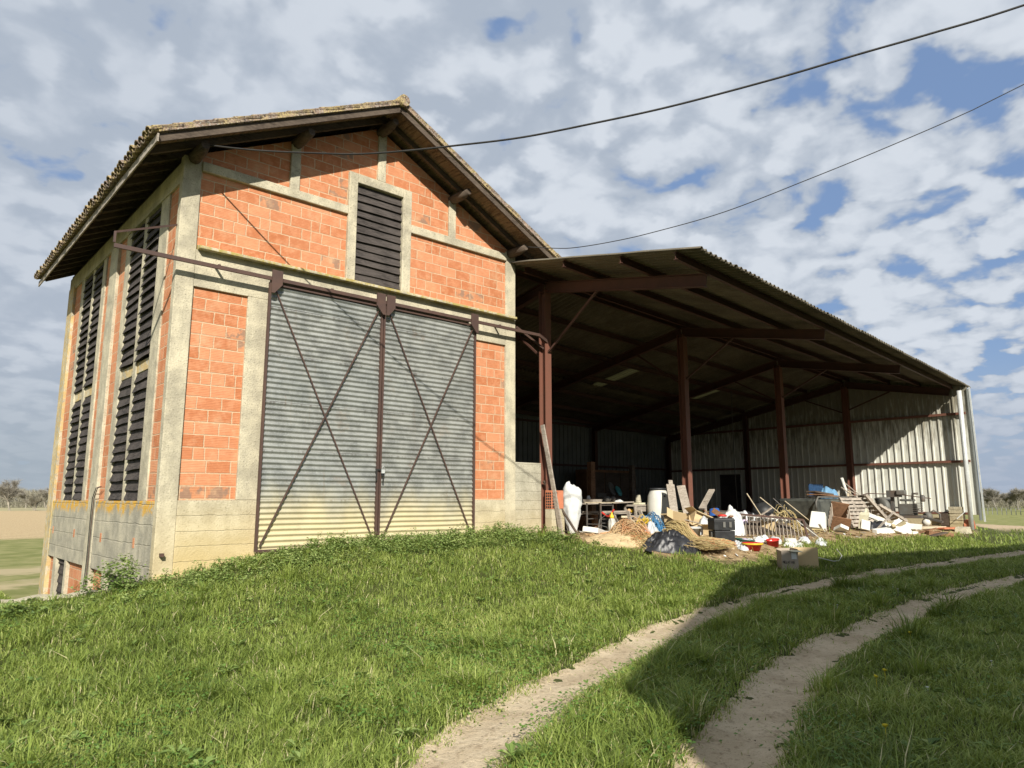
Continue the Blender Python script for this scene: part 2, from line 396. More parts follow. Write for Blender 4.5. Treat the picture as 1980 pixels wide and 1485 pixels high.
def tile_mat():
    m, N = new_mat('lichen_roof_tile')
    n1 = N.noise(N.obj, 3.0, 5, .65); n2 = N.noise(N.obj, 14, 5, .7); n3 = N.noise(N.obj, 40, 4, .65)
    c = N.mix(N.ramp(n2, .38, .62), (.14, .10, .075), (.33, .23, .17))
    c = N.mix(N.ramp(n3, .5, .62), c, (.40, .37, .31))
    c = N.mix(N.math('MULTIPLY', N.math('MULTIPLY', N.ramp(n1, .42, .58), .9), N.ramp(n3, .4, .58)), c, (.46, .36, .14))
    c = N.mix(N.math('MULTIPLY', N.ramp(N.noise(N.obj, 5.5, 4, .7), .58, .68), .6), c, (.40, .34, .12))
    c = N.mix(N.ramp(N.noise(N.obj, 19, 4, .7), .56, .66), c, (.07, .055, .045))
    N.put(N.b.inputs['Base Color'], c); N.b.inputs['Roughness'].default_value = .95
    bump(N, N.math('ADD', n2, n3), .9, .02); return m

MT = {}
MT['brick'] = brick_mat()
MT['conc'] = concrete_mat()
MT['conc_front'] = concrete_mat('stained_plinth_concrete', yellow=.95, boards=.23)
MT['conc_pillar'] = concrete_mat('pillar_concrete', yellow=.5)
MT['conc_band'] = concrete_mat('lichened_band_concrete', base=(.50, .455, .34), dark=(.30, .28, .22), band=True, boards=.31)
MT['conc_ledge'] = concrete_mat('mossy_ledge_concrete', moss=.85)
MT['conc_lichen'] = concrete_mat('orange_lichen_concrete', lichen=.55)
MT['conc_block'] = concrete_mat('block_concrete', base=(.46, .43, .33), dark=(.33, .31, .235), yellow=.6, boards=.2)
MT['louvre'] = wood_mat('tarred_louvre_wood', (.085, .072, .064), (.020, .017, .015), (1, 1, 9), sc=5)
MT['timber'] = wood_mat('old_roof_timber', (.115, .088, .065), (.045, .033, .025), (1, 1, 5), sc=6)
MT['grey_wood'] = wood_mat('weathered_grey_wood', (.40, .35, .29), (.20, .17, .135), (2, 2, 8), sc=5)
MT['pale_wood'] = wood_mat('pale_sawn_wood', (.56, .48, .34), (.36, .29, .19), (2, 2, 8), sc=5)
MT['brown_wood'] = wood_mat('brown_wood', (.26, .14, .075), (.12, .065, .035), (2, 2, 6), sc=5)
MT['soffit'] = wood_mat('soffit_boards', (.23, .165, .105), (.075, .052, .036), (6, 1, 1), sc=4)
MT['tile'] = tile_mat()
MT['galv'] = galv_mat()
MT['rust'] = steel_paint('rust_brown_steel', (.075, .046, .038), (.11, .062, .045), .35)
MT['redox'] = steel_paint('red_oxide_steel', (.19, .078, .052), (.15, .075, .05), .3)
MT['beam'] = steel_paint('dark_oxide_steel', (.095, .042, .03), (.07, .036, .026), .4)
MT['fibre'] = fibre_mat(); MT['clad'] = clad_mat(); MT['clad_dark'] = plain('grey_and_shaded_sheet', (.17, .18, .165), .6, var=.15, vs=1.5, bs=0)  # clad_dark: the back wall's shade put into its colour; also grey flashing
MT['cable'] = plain('black_cable', (.035, .033, .03), .7, bs=0)
MT['zinc'] = plain('zinc_pipe', (.62, .64, .62), .5, .2, .12, 12)
# ---------------------------------------------------------------- terrain
def ss(t): t = np.clip(t, 0, 1); return t*t*(3-2*t)
def vnoise(x, y, seed=0):
    """smooth value noise, numpy"""
    x = np.asarray(x, float); y = np.asarray(y, float)
    xi = np.floor(x).astype(np.int64); yi = np.floor(y).astype(np.int64); fx = x - xi; fy = y - yi
    fx = fx*fx*(3-2*fx); fy = fy*fy*(3-2*fy)
    def h(a, b):
        n = (a*374761393 + b*668265263 + seed*1442695041) & 0xffffffff
        n = ((n ^ (n >> 13))*1274126177) & 0xffffffff
        return ((n ^ (n >> 16)) & 0xffff)/65535.0
    return (h(xi, yi)*(1-fx)+h(xi+1, yi)*fx)*(1-fy) + (h(xi, yi+1)*(1-fx)+h(xi+1, yi+1)*fx)*fy
def fbm(x, y, s=0): return vnoise(x, y, s)*.55 + vnoise(x*2.1, y*2.1, s+1)*.3 + vnoise(x*4.3, y*4.3, s+2)*.15
def g0(X, Y):
    X = np.asarray(X, float); Y = np.asarray(Y, float)
    B = np.interp(X, [-3,-.6,0,1.4,2.5,6,9,12,24,45], [.12,.28,.36,.64,.76,.86,.80,.76,.70,.42])
    L = np.interp(X, [-4,0,20,45], [.04,.1,.22,.12])
    yh = np.interp(X, [0,6,12,16], [.6,.6,1.6,2.6]); yl = np.interp(X, [0,8,14], [5.2,5.4,5.6])
    z = L + (B-L)*ss((Y+yl)/(yl-yh))
    low = -.62 - .5*ss((Y-2)/10)
    z = np.where((X < 0.1) & (Y > .25), z+(low-z)*ss((Y-.25)/.5), z)
    z = np.where((X >= .1) & (X < 7.22) & (Y > .6), -1.1, z)
    z = np.where((X >= 7.22) & (Y > 9.5), z+(low-z)*ss((Y-9.5)/3)*ss((30-X)/8), z)
    r = np.hypot(X+3, Y+11)
    z = np.where(r > 32, z+(-1.0-z)*ss((r-32)/40), z)
    z = np.where((X < -4), z+(-.35)*ss((-4-X)/8)*ss((Y+2)/4), z)
    return z
RA = dict(L=[(-.95,-8.1),(-.74,-7.79),(-.53,-7.72),(-.07,-7.5),(.52,-7.23),(1.45,-6.95),(2.6,-6.58),(3.28,-6.3),(5.5,-5.83),(7.18,-5.66),(9.32,-5.46),(12.6,-5.5),(14.7,-5.62),(20,-6.1),(30,-7.2)],
          R=[(-.75,-8.45),(-.33,-8.2),(-.2,-8.1),(.29,-7.9),(.91,-7.62),(1.77,-7.3),(2.93,-6.93),(3.64,-6.66),(5.75,-6.12),(7.44,-5.96),(9.87,-5.9),(13.17,-6.0),(15.3,-6.2),(20,-6.7),(30,-7.8)])
RB = dict(L=[(-.6,-9.35),(.2,-8.98),(.64,-8.85),(1.16,-8.67),(1.82,-8.44),(2.69,-8.15),(4.04,-7.93),(5.95,-7.68),(9.05,-7.42),(11.5,-7.5),(15,-7.8),(20,-8.4),(30,-9.8)],
          R=[(-.2,-9.85),(.6,-9.38),(.99,-9.2),(1.57,-9.04),(2.19,-8.8),(3.06,-8.53),(4.32,-8.25),(6.43,-8.1),(9.54,-7.92),(12,-7.98),(15.2,-8.3),(20,-8.9),(30,-10.3)])
def extend(r, near): r['L'] = near[0] + r['L']; r['R'] = near[1] + r['R']
extend(RA, ([(-4.5,-11.6),(-2.4,-9.5)], [(-4.1,-11.9),(-2.05,-9.8)]))
extend(RB, ([(-4.2,-13.6),(-2.2,-10.6)], [(-3.6,-13.8),(-1.7,-10.95)]))
def cent(r):
    n = 60
    def res(p):
        p = np.array(p); s = np.concatenate([[0], np.cumsum(np.hypot(*np.diff(p, axis=0).T))]); t = np.linspace(0, s[-1], n)
        return np.stack([np.interp(t, s, p[:,0]), np.interp(t, s, p[:,1])], 1)
    a = res(r['L']); b = res(r['R']); return (a+b)/2, np.hypot(*(a-b).T)/2
CA, WA = cent(RA); CB, WB = cent(RB); WB = WB*.80
def rut(X, Y):
    """signed measure: <1 inside a rut"""
    X = np.asarray(X, float); Y = np.asarray(Y, float); d = np.full(X.shape, 9.0)
    for c, w in ((CA, WA), (CB, WB)):
        for i in range(len(c)-1):
            a = c[i]; e = c[i+1]-a; L2 = (e**2).sum()
            t = np.clip(((X-a[0])*e[0]+(Y-a[1])*e[1])/L2, 0, 1)
            d = np.minimum(d, np.hypot(X-a[0]-t*e[0], Y-a[1]-t*e[1])/(w[i]*(1-t)+w[i+1]*t))
    return d
def g(X, Y):
    X = np.asarray(X, float); Y = np.asarray(Y, float)
    z = g0(X, Y)
    out = (Y < -.4) | (X > 25) | (X < -.5)
    z = z + np.where(out, (fbm(X*.9, Y*.9, 3)-.5)*.07, 0)
    return z
def gz(x, y): return float(g(np.array([x]), np.array([y]))[0])
def dirt_edge(X): return np.interp(X, [7.2,7.9,8.5,9.7,11,13.4,15,17.3,20,24,26,29,45], [-1.4,-2.6,-3.3,-3.7,-3.75,-3.45,-3.5,-3.75,-4.0,-3.9,-3.2,-2.6,-2.6])

xs = np.concatenate([[-900,-500,-300,-180,-110,-70,-45,-30,-20,-14,-10,-8], np.arange(-6.5, 27, .16), [27.5,28.5,30,32,35,39,45,55,70,100,150,230,350,600,900]])
ys = np.concatenate([[-900,-400,-150,-60,-30,-20,-16], np.arange(-14, 1.6, .16), [2.2,3,4,6,8,9.4,10,11,12.5,15,18,22,28,36,48,65,90,130,190,280,450,900]])
XX, YY = np.meshgrid(xs, ys); ZZ = g(XX, YY)
rr = rut(XX, YY); ZZ = ZZ - .045*ss((1.25-rr)/.6)
V = np.stack([XX.ravel(), YY.ravel(), ZZ.ravel()], 1); nx = len(xs); ny = len(ys)
ii = (np.arange(ny-1)[:,None]*nx + np.arange(nx-1)[None,:]).ravel()
F = np.stack([ii, ii+1, ii+nx+1, ii+nx], 1)

m, N = new_mat('meadow_soil')
x, y, z = N.sep(N.pos)
n1 = N.noise(N.pos, .8, 5, .6); n2 = N.noise(N.pos, 7, 5, .65); n3 = N.noise(N.pos, 60, 4, .6); n4 = N.noise(N.pos, .12, 3, .5)
grassc = N.mix(n2, (.045, .065, .018), (.10, .10, .04))
farg = N.mix(N.ramp(n1, .35, .65), (.17, .185, .06), (.27, .26, .11))
far = N.ramp(N.math('ABSOLUTE', N.math('SUBTRACT', x, 8.0)), 19, 26)
farL = N.ramp(y, 9, 14)
far = N.math('MAXIMUM', far, farL)
c = N.mix(far, grassc, farg)
# sandy dirt in and before the shed
wob = N.math('MULTIPLY', N.math('SUBTRACT', n2, .5), 1.3)
ed = N.new('ShaderNodeFloatCurve')
cv = ed.mapping.curves[0]
pts = [(7.2,-1.4),(8.5,-3.3),(9.7,-3.7),(11,-3.75),(13.4,-3.45),(17.3,-3.75),(20,-4.0),(24,-3.9),(26,-3.2),(30,-2.6)]
ed.mapping.use_clip = False
for i, (a, b) in enumerate(pts):
    u = (a-7.2)/22.8; v = (b+5)/5
    if i < 2: cv.points[i].location = (u, v)
    else: cv.points.new(u, v)
for q in cv.points: q.handle_type = 'VECTOR'
ed.mapping.update()
N.put(ed.inputs['Value'], N.math('DIVIDE', N.math('SUBTRACT', x, 7.2), 22.8)); ed.inputs['Factor'].default_value = 1
edge = N.math('SUBTRACT', N.math('MULTIPLY', ed.outputs[0], 5.0), 5.0)
dm = N.ramp(N.math('SUBTRACT', N.math('ADD', y, wob), edge), -.35, .25)
dm = N.math('MULTIPLY', dm, N.math('MULTIPLY', N.ramp(x, 7.0, 7.4), N.ramp(x, 26.5, 25.5)))
dm = N.math('MULTIPLY', dm, N.ramp(y, 9, 8.7))
dirtc = N.mix(N.ramp(n2, .35, .65), (.27, .18, .095), (.43, .32, .185))
dirtc = N.mix(N.math('MULTIPLY', N.ramp(n3, .5, .7), .5), dirtc, (.20, .16, .07))
c = N.mix(dm, c, dirtc)
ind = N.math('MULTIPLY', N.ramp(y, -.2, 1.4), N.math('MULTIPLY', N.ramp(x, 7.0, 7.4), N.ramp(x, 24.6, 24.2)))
c = N.mix(N.math('MULTIPLY', ind, .85), c, (.055, .045, .034))  # soil under the roof painted dark to deepen the shade inside the shed
# ploughed field far left behind the barn, pale strips in the low meadow
pl = N.math('MULTIPLY', N.ramp(N.math('ADD', y, N.math('MULTIPLY', n1, 3)), 46, 50), N.ramp(x, 60, 58))
stripe = N.math('SINE', N.math('MULTIPLY', N.math('ADD', x, N.math('MULTIPLY', y, .35)), 5.0))
plc = N.mix(N.ramp(N.math('ADD', n2, N.math('MULTIPLY', stripe, .05)), .38, .62), (.38, .28, .155), (.52, .405, .24))
c = N.mix(pl, c, plc)
for a, b in ((20.2, 23.2), (15.5, 17.4)):
    yy = N.math('ADD', y, N.math('MULTIPLY', N.math('SUBTRACT', n1, .5), 5.0))
    sp = N.math('MULTIPLY', N.math('MULTIPLY', N.ramp(yy, a-.8, a+.6), N.ramp(yy, b+.8, b-.6)), N.ramp(x, 20, 12))
    c = N.mix(N.math('MULTIPLY', sp, .85), c, (.44, .36, .22))
# gravel lane right of the shed
gl = N.math('MULTIPLY', N.ramp(N.math('ADD', x, N.math('MULTIPLY', N.math('SUBTRACT', n1, .5), 3)), 26.5, 27.6), N.ramp(x, 41, 39.5))
gl = N.math('MULTIPLY', gl, N.ramp(y, -4.3, -3.4))
c = N.mix(gl, c, N.mix(n2, (.36, .27, .17), (.50, .40, .27)))
# pale strip on the horizon
hs = N.ramp(y, 175, 190)
c = N.mix(N.math('MULTIPLY', hs, .7), c, (.34, .33, .19))
N.put(N.b.inputs['Base Color'], c); N.b.inputs['Roughness'].default_value = 1; N.b.inputs['Specular IOR Level'].default_value = .1
bump(N, N.math('ADD', N.math('MULTIPLY', n2, 2), n3), .7, .03)
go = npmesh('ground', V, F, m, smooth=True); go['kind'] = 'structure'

# wheel ruts
m, N = new_mat('track_sand')
n1 = N.noise(N.pos, 2.2, 5, .6); n2 = N.noise(N.pos, 16, 5, .7); n3 = N.noise(N.pos, 90, 4, .65)
c = N.mix(N.ramp(n1, .35, .65), (.49, .39, .26), (.63, .52, .36))
c = N.mix(N.math('MULTIPLY', N.ramp(n2, .52, .66), .5), c, (.25, .18, .11))
n5 = N.noise(N.pos, 26, 5, .7); c = N.mix(N.math('MULTIPLY', N.ramp(n5, .58, .66), .5), c, (.17, .12, .07)); c = N.mix(N.math('MULTIPLY', N.ramp(n3, .58, .7), .55), c, (.13, .095, .055))
c = N.mix(N.math('MULTIPLY', N.ramp(n3, .30, .40, 1, 0), .4), c, (.58, .50, .38))
N.put(N.b.inputs['Base Color'], c); N.b.inputs['Roughness'].default_value = 1; N.b.inputs['Specular IOR Level'].default_value = .1
bump(N, N.math('ADD', N.math('MULTIPLY', n2, 2.2), n3), .8, .02)
for cc_, ww_ in ((CA, WA), (CB, WB)):
    t = np.linspace(0, 1, 900); ti = t*(len(cc_)-1)
    cx_ = np.interp(ti, np.arange(len(cc_)), cc_[:,0]); cy_ = np.interp(ti, np.arange(len(cc_)), cc_[:,1]); w = np.interp(ti, np.arange(len(cc_)), ww_)
    dx = np.gradient(cx_); dy = np.gradient(cy_); l = np.hypot(dx, dy); nxv = -dy/l; nyv = dx/l
    s = np.linspace(-1, 1, 15)
    wl = w*(1.0+.5*(fbm(cx_*3, cy_*3, 11)-.45)); wr = w*(1.0+.5*(fbm(cx_*3, cy_*3, 17)-.45))
    W2 = np.where(s[None,:] < 0, wr[:,None], wl[:,None])*1.12
    X2 = cx_[:,None]+nxv[:,None]*s*W2; Y2 = cy_[:,None]+nyv[:,None]*s*W2
    fade = ss((1-np.abs(s))/.25)
    Z2 = g(X2, Y2) - .045*ss((1.25-rut(X2, Y2))/.6) + .012*fade - .004 + (vnoise(X2*14, Y2*14, 5)-.5)*.012*fade + .004
    n_ = len(s); base = (np.arange(899)[:,None]*n_+np.arange(n_-1)[None,:]).ravel()
    o = npmesh('dirt_track', np.stack([X2.ravel(), Y2.ravel(), Z2.ravel()], 1), np.stack([base, base+1, base+n_+1, base+n_], 1), m, smooth=True)
    o['kind'] = 'structure'
# ---------------------------------------------------------------- the brick barn
barn = thing('brick_barn', (3.6, 4.3, 0.3), 'tall brick and concrete drying barn with a tiled gable roof', 'barn')
D = 8.65

ZA = 9.05
SPLIT = {'corner_pillar','plinth','door_surround','gable_band','gable_mullion','side_wall','window_jamb','basement_pillar','vent_brick','foot_stone','purlin','verge_rafter','rafter','rail_support','fascia','ridge_tile','footing'}
def P(name, mb, m, parent=barn, **kw):
    if name in SPLIT:
        return mb.pieces(name, m, parent, **kw)
    return mb.build(name, m, parent, **kw)
def zr(x): return ZA - .5*abs(x-3.6)
# brickwork, one mesh per wall
b = MB()
b.box(.27, 1.2, .05, .25, 1.55, 5.0); b.box(6.02, 6.95, .05, .25, 1.55, 5.0)
b.box(.27, 3.05, .035, .25, 5.55, 6.95); b.box(4.25, 6.95, .035, .25, 5.55, 6.95)
b.prism([(.20, 6.95), (3.0, 6.95), (3.0, zr(3.0)-.16), (.20, zr(.20)-.16)], 1, .035, .25)
b.prism([(4.3, 6.95), (7.0, 6.95), (7.0, zr(7.0)-.16), (4.3, zr(4.3)-.16)], 1, .035, .25)
b.prism([(3.0, 7.7), (4.3, 7.7), (4.3, zr(4.3)-.16), (3.6, ZA-.16), (3.0, zr(3.0)-.16)], 1, .035, .25)
P('front_wall', b, MT['brick'])
b = MB()
for y0, y1 in ((.15, .72), (3.33, 3.87), (4.44, 4.95), (7.3, 8.05)): b.box(.045, .3, y0, y1, 1.5, 6.75)
for y0, y1 in ((2.95, 4.2), (4.62, 5.98), (7.35, 8.55)): b.box(.075, .3, y0, y1, -1.4, .4)
P('side_wall', b, MT['brick'])
b = MB(); b.box(7.0, 7.21, .3, D, -1.2, 7.0); b.box(.3, 7.0, D-.25, D-.02, -1.2, 7.0)
b.prism([(.2, 7.0), (7.0, 7.0), (7.0, zr(7.0)-.2), (3.6, ZA-.2), (.2, zr(.2)-.2)], 1, D-.25, D-.03)
P('rear_wall', b, MT['brick'])

P('door_opening', MB().box(1.3, 6.1, .12, .25, .5, 5.4), MT['louvre'])
# concrete frame
b = MB()
b.box(0, .285, 0, .16, -.2, 7.11); b.box(6.93, 7.22, 0, .28, .3, 7.13)
P('corner_pillar', b, MT['conc_pillar'], bevel=.012)
b = MB()
b.box(.285, 1.53, .004, .3, -.2, 1.585); b.box(5.90, 6.93, .004, .3, .3, 1.585)
P('plinth', b, MT['conc_front'], bevel=.01)
b = MB(); b.box(.03, 7.2, -.03, .3, -.4, .50); b.box(1.3, 6.1, -.045, .2, .3, .72)
P('footing', b, MT['conc_front'], bevel=.02, jit=.008)
b = MB()
b.box(1.17, 1.53, .002, .3, 1.585, 4.96); b.box(5.90, 6.05, .002, .3, 1.585, 4.96)
b.box(.285, 1.53, .003, .3, 4.96, 5.32); b.box(5.90, 6.93, .003, .3, 4.96, 5.32)
P('door_surround', b, MT['conc_pillar'], bevel=.01)
b = MB(); b.box(.285, 6.93, .001, .3, 5.32, 5.575)
P('door_lintel', b, MT['conc'])
b = MB(); b.prism([(-.13, 5.565), (.06, 5.565), (.06, 5.67), (-.13, 5.615)], 0, .30, 7.16)
P('ledge', b, MT['conc_ledge'], bevel=.01)
b = MB(); b.box(.285, 2.95, -.03, .2, 6.91, 7.075); b.box(4.36, 6.93, -.03, .2, 6.90, 7.07)
P('gable_band', b, MT['conc'], bevel=.012)
b = MB()
for x0, x1, z0 in ((1.79, 1.97, 7.075), (3.57, 3.75, 7.78), (5.32, 5.50, 7.07)):
    xm = (x0+x1)/2; b.box(x0, x1, -.012, .2, z0, zr(xm)-.24)
P('gable_mullion', b, MT['conc'], bevel=.012)
# gable louvre window
b = MB(); b.box(2.95, 3.13, -.035, .25, 5.64, 7.77); b.box(4.16, 4.36, -.035, .25, 5.64, 7.77); b.box(3.13, 4.16, -.035, .25, 7.59, 7.77)
wf = P('window_frame', b, MT['conc'], bevel=.012)
def slats(axis, a0, a1, z0, z1, front, pitch, seed, tilt=.035, h=1.18):
    """overlapping weatherboards; axis 'x': front wall, 'y': side wall"""
    rg = random.Random(seed); b = MB(); z = z0+.01; 
    while z < z1-.03:
        top = min(z+pitch*h, z1)
        e = [rg.uniform(-.012, .012) for _ in range(4)]; t = rg.uniform(.7, 1.35)*tilt
        n = 6; th = .016; vs = []
        for k in range(n+1):
            s = k/n; aa = a0+(a1-a0)*s; wob = math.sin(s*5+seed+z*9)*.005
            zl = z+e[0]*(1-s)+e[1]*s+wob; zt = top+(e[2]*(1-s)+e[3]*s if top < z1 else 0)
            o0 = front-t; o1 = front+.012
            for (oo, zz_) in ((o0, zl), (o0+th, zl), (o1+th, zt), (o1, zt)):
                vs.append((aa, oo, zz_) if axis == 'x' else (oo, aa, zz_))
        fs = []
        for k in range(n):
            for q in range(4): fs.append((k*4+q, k*4+(q+1)%4, k*4+4+(q+1)%4, k*4+4+q))
        fs += [(0,1,2,3), (n*4+3, n*4+2, n*4+1, n*4)]
        b.add(vs, fs); z += pitch
    return b
lv = slats('x', 3.13, 4.16, 5.66, 7.59, .055, .158, 3); P('louvre', lv, MT['louvre'], wf)
b = MB(); b.box(3.1, 4.2, .14, .2, 5.6, 7.62); P('backing', b, MT['louvre'], wf)

# side wall frame
b = MB()
b.box(0.002, .3, 0.16, D, .33, 1.57)
P('side_band', b, MT['conc_band'], bevel=.008)
b = MB(); b.box(0.004, .3, .16, D, 6.67, 7.02); P('wall_plate', b, MT['conc'])
b = MB()
for y0, y1 in ((.70, 1.17), (3.0, 3.35), (4.93, 5.22), (7.0, 7.32)): b.box(.02, .3, y0, y1, 1.57, 6.67)
P('window_jamb', b, MT['conc'], bevel=.008)
b = MB(); b.box(-.012, .3, 3.86, 4.45, -1.4, 6.67); P('mid_pillar', b, MT['conc'], bevel=.01)
b = MB(); b.box(-.012, .3, 8.04, D, -1.4, 6.75); P('end_pillar', b, MT['conc_lichen'], bevel=.01)
b = MB()
for y0, y1 in ((.16, 1.83), (2.72, 2.97), (6.0, 6.18), (7.08, 7.36)): b.box(.004, .3, y0, y1, -1.4, .33)
P('basement_pillar', b, MT['conc'])
for y0, y1 in ((1.17, 3.0), (5.22, 7.0)):
    ym = (y0+y1)/2; f = MB()
    f.box(.03, .28, ym-.1, ym+.1, 1.57, 6.67)
    f.box(.06, .28, y0, ym-.1, 3.76, 3.97); f.box(.06, .28, ym+.1, y1, 3.76, 3.97)
    wf = P('side_window', f, MT['conc_lichen'] if False else MT['conc'], bevel=.008)
    for (a, c_) in ((y0, ym-.1), (ym+.1, y1)):
        l_ = MB(); l_.box(.05, .06, a, c_, 3.77, 3.96); P('transom_face', l_, MT['conc_lichen'], wf)
        for z0, z1 in ((1.57, 3.76), (3.97, 6.67)):
            P('louvre', slats('y', a, c_, z0, z1, .055, .168, int(a*10+z0), .05), MT['louvre'], wf)
    b = MB(); b.box(.2, .27, y0, y1, 1.5, 6.7); P('backing', b, MT['louvre'], wf)
for y0, y1, s_ in ((1.83, 2.72, 5), (6.18, 7.08, 9)):
    P('basement_louvre', slats('y', y0, y1, -1.2, .33, .09, .2, s_), MT['louvre'])
b = MB()
for yy in (1.11, 3.26, 5.5, 7.7): b.box(-.003, .1, yy-.05, yy+.05, .83, .99)
P('vent_brick', b, MT['brick'])
# crack of rough stones at the foot of the corner
b = MB(); rg = random.Random(4)
for i in range(9):
    b.obox((-.12-rg.random()*.25, .05+rg.random()*.35, .30+rg.random()*.06), (.14, .12, .09), (rg.uniform(-20,20), rg.uniform(-20,20), rg.uniform(0,90)), .7)
P('foot_stone', b, MT['conc_block'], bevel=.02)
b = MB(); b.bar((.1, -.01, .78), (.1, -.09, .78), .05, .05); P('iron_stub', b, MT['rust'])

# roof timbers
b = MB(); rg = random.Random(8)
for x0, zt in ((.15, zr(.15)), (1.88, zr(1.88)), (3.62, ZA), (5.41, zr(5.41)), (7.05, zr(7.05))):
    zc = zt-.235 if x0 != 3.62 else zt-.25
    b.tube([(x0+rg.uniform(-.02,.02), -.55, zc+.02), (x0, -.3, zc), (x0, 2, zc), (x0, D+.1, zc)], [.07, .10, .11, .11], 9)
P('purlin', b, MT['timber'], jit=.006)
b = MB()
for sgn in (-1, 1):
    for yy, w, h_ in ((-.705, .05, .105), (-.20, .07, .11)):
        xe = -.57 if sgn < 0 else 7.77
        n0 = Vector((3.6, yy, ZA-.012-h_/2)); n1 = Vector((xe, yy, zr(xe)-.012-h_/2))
        b.bar(n0, n1, w, h_, (0, 0, 1))
P('verge_rafter', b, MT['timber'])
b = MB()
for k in range(17):
    yy = .25+k*.52
    b.bar((-.55, yy, zr(-.55)-.075), (.35, yy, zr(.35)-.075), .06, .09); b.bar((7.75, yy, zr(7.75)-.075), (6.9, yy, zr(6.9)-.075), .06, .09)
P('rafter', b, MT['timber'])
b = MB()
for sgn in (-1, 1):
    xe = -.585 if sgn < 0 else 7.785
    n = 34
    for k in range(n):   # boards run across the slope: many short planks along the pitch
        t0 = k/n; t1 = (k+.93)/n
        xa = 3.6+(xe-3.6)*t0; xb = 3.6+(xe-3.6)*t1
        y0 = -.74+random.Random(k*7+sgn).uniform(-.02, .02)
        vs = [(xa, y0, zr(xa)), (xb, y0, zr(xb)), (xb, D+.45, zr(xb)), (xa, D+.45, zr(xa))]
        vs += [(v[0], v[1], v[2]+.018) for v in vs]
        b.add(vs, [(0,1,2,3), (7,6,5,4), (0,4,5,1), (1,5,6,2), (2,6,7,3), (3,7,4,0)])
P('roof_boarding', b, MT['soffit'])
b = MB(); b.box(-.612, -.589, -.76, D+.42, zr(-.6)-.125, zr(-.6)+.0); b.box(7.789, 7.812, -.76, D+.42, zr(7.8)-.13, zr(7.8)+.0)
P('fascia', b, MT['grey_wood'])
# roof tiles: rows of half round tiles, each one a little off
def tiles(sgn):
    V = []; F = []; rg = random.Random(5+sgn)
    half = 4.17+.07; L = math.hypot(half, half*.5); ux = sgn*half/L; uz = -.5*half/L; nxn = sgn*.4472; nz = .8944
    cw = .205; rows = int(L/.33)+1
    nc = int((D+.45+.86)/cw)
    for c in range(nc):
        yc = -.80+cw*(c+.5); drop = rg.uniform(-.012, .012)
        for r in range(rows):
            s0 = r*.33; s1 = min(s0+.40, L+.03+rg.uniform(-.02, .02))
            if s1-s0 < .1: continue
            j = rg.uniform(-.014, .014); lift = rg.uniform(0, .014)
            for cover in (0, 1):
                o = len(V); m_ = 6
                for e, s in ((0, s0), (1, s1)):
                    for k in range(m_+1):
                        a = math.pi*k/m_; rad = .075+.010*(e if cover else 1-e)
                        yy = yc+(cw/2 if cover else 0)+j+math.cos(a)*rad*1.12
                        up = (math.sin(a)*rad*.85+.055+lift+.018*e) if cover else (.075-math.sin(a)*rad*.8+.012*e)
                        up += .02
                        V.append((3.6+ux*s+nxn*up, yy, ZA+uz*s+nz*up+drop))
                n0 = o
                for k in range(m_): F.append((n0+k, n0+k+1, n0+m_+2+k, n0+m_+1+k))
    return V, F
for sgn in (-1, 1):
    V_, F_ = tiles(sgn); b = MB(); b.add(V_, F_, False); o = P('roof_tiles', b, MT['tile'], fix=False, thick=.016)
b = MB(); rg = random.Random(2)
for k in range(27):
    y0 = -.84+k*.37; z_ = ZA+.075+rg.uniform(-.012, .012)
    b.tube([(3.6+rg.uniform(-.015,.015), y0, z_), (3.6, y0+.43, z_+.02)], [.115, .10], 10)
P('ridge_tile', b, MT['tile'], jit=.006)
b = MB()     # mortar bed under the verge tiles
for sgn in (-1, 1):
    xe = -.60 if sgn < 0 else 7.80
    b.add([(3.6, -.78, ZA+.018), (xe, -.78, zr(xe)+.018), (xe, -.78, zr(xe)+.12), (3.6, -.78, ZA+.13), (3.6, -.70, ZA+.018), (xe, -.70, zr(xe)+.018), (xe, -.70, zr(xe)+.12), (3.6, -.70, ZA+.13)],
          [(0,1,2,3), (4,7,6,5), (0,4,5,1), (1,5,6,2), (2,6,7,3), (3,7,4,0)])
P('verge_mortar', b, MT['tile'], jit=.004)

# sliding doors, their rail and hangers
def corr(x0, x1, z0, z1, y, pitch=.09, amp=.0155, sheet=.81, axis='x'):
    b = MB(); z = z0; k = 0
    while z < z1-.02:
        zt = min(z+sheet+.02, z1); n = max(4, int((zt-z)/pitch*8)); off = .004
        vs = []; nu = 24
        for i in range(n+1):
            q = z+(zt-z)*i/n; a = amp*math.sin(2*math.pi*(q-z0)/pitch)
            for u in range(nu+1):
                s = u/nu; dent = (vnoise(np.array([s*5+k*3.1]), np.array([q*2.3]), 7)[0]-.5)*.012
                lip = -off*(1-i/n)-.0015*k%.003
                vs.append((x0+(x1-x0)*s, y+a+dent+lip, q+.003*math.sin(s*7+k)))
        fs = [(i*(nu+1)+u, i*(nu+1)+u+1, (i+1)*(nu+1)+u+1, (i+1)*(nu+1)+u) for i in range(n) for u in range(nu)]
        b.add(vs, fs, True); z += sheet; k += 1
    return b
rail = P('door_rail', MB().bar((-.93, -.205, 5.285), (7.75, -.205, 5.285), .04, .062), MT['rust'])
b = MB(); b.bar((-.93, -.205, 5.33), (-.93, -.205, 5.50), .03, .03); b.bar((-.93, -.205, 5.49), (.02, .12, 5.95), .02, .03)
P('rail_bracket', b, MT['rust'], rail)
b = MB(); b.bar((7.75, -.205, 5.285), (8.12, -.1, 5.20), .045, .07); b.bar((7.23, -.02, 5.42), (8.1, .0, 5.05), .03, .05)
P('rail_tie', b, MT['rust'], rail)
b = MB()
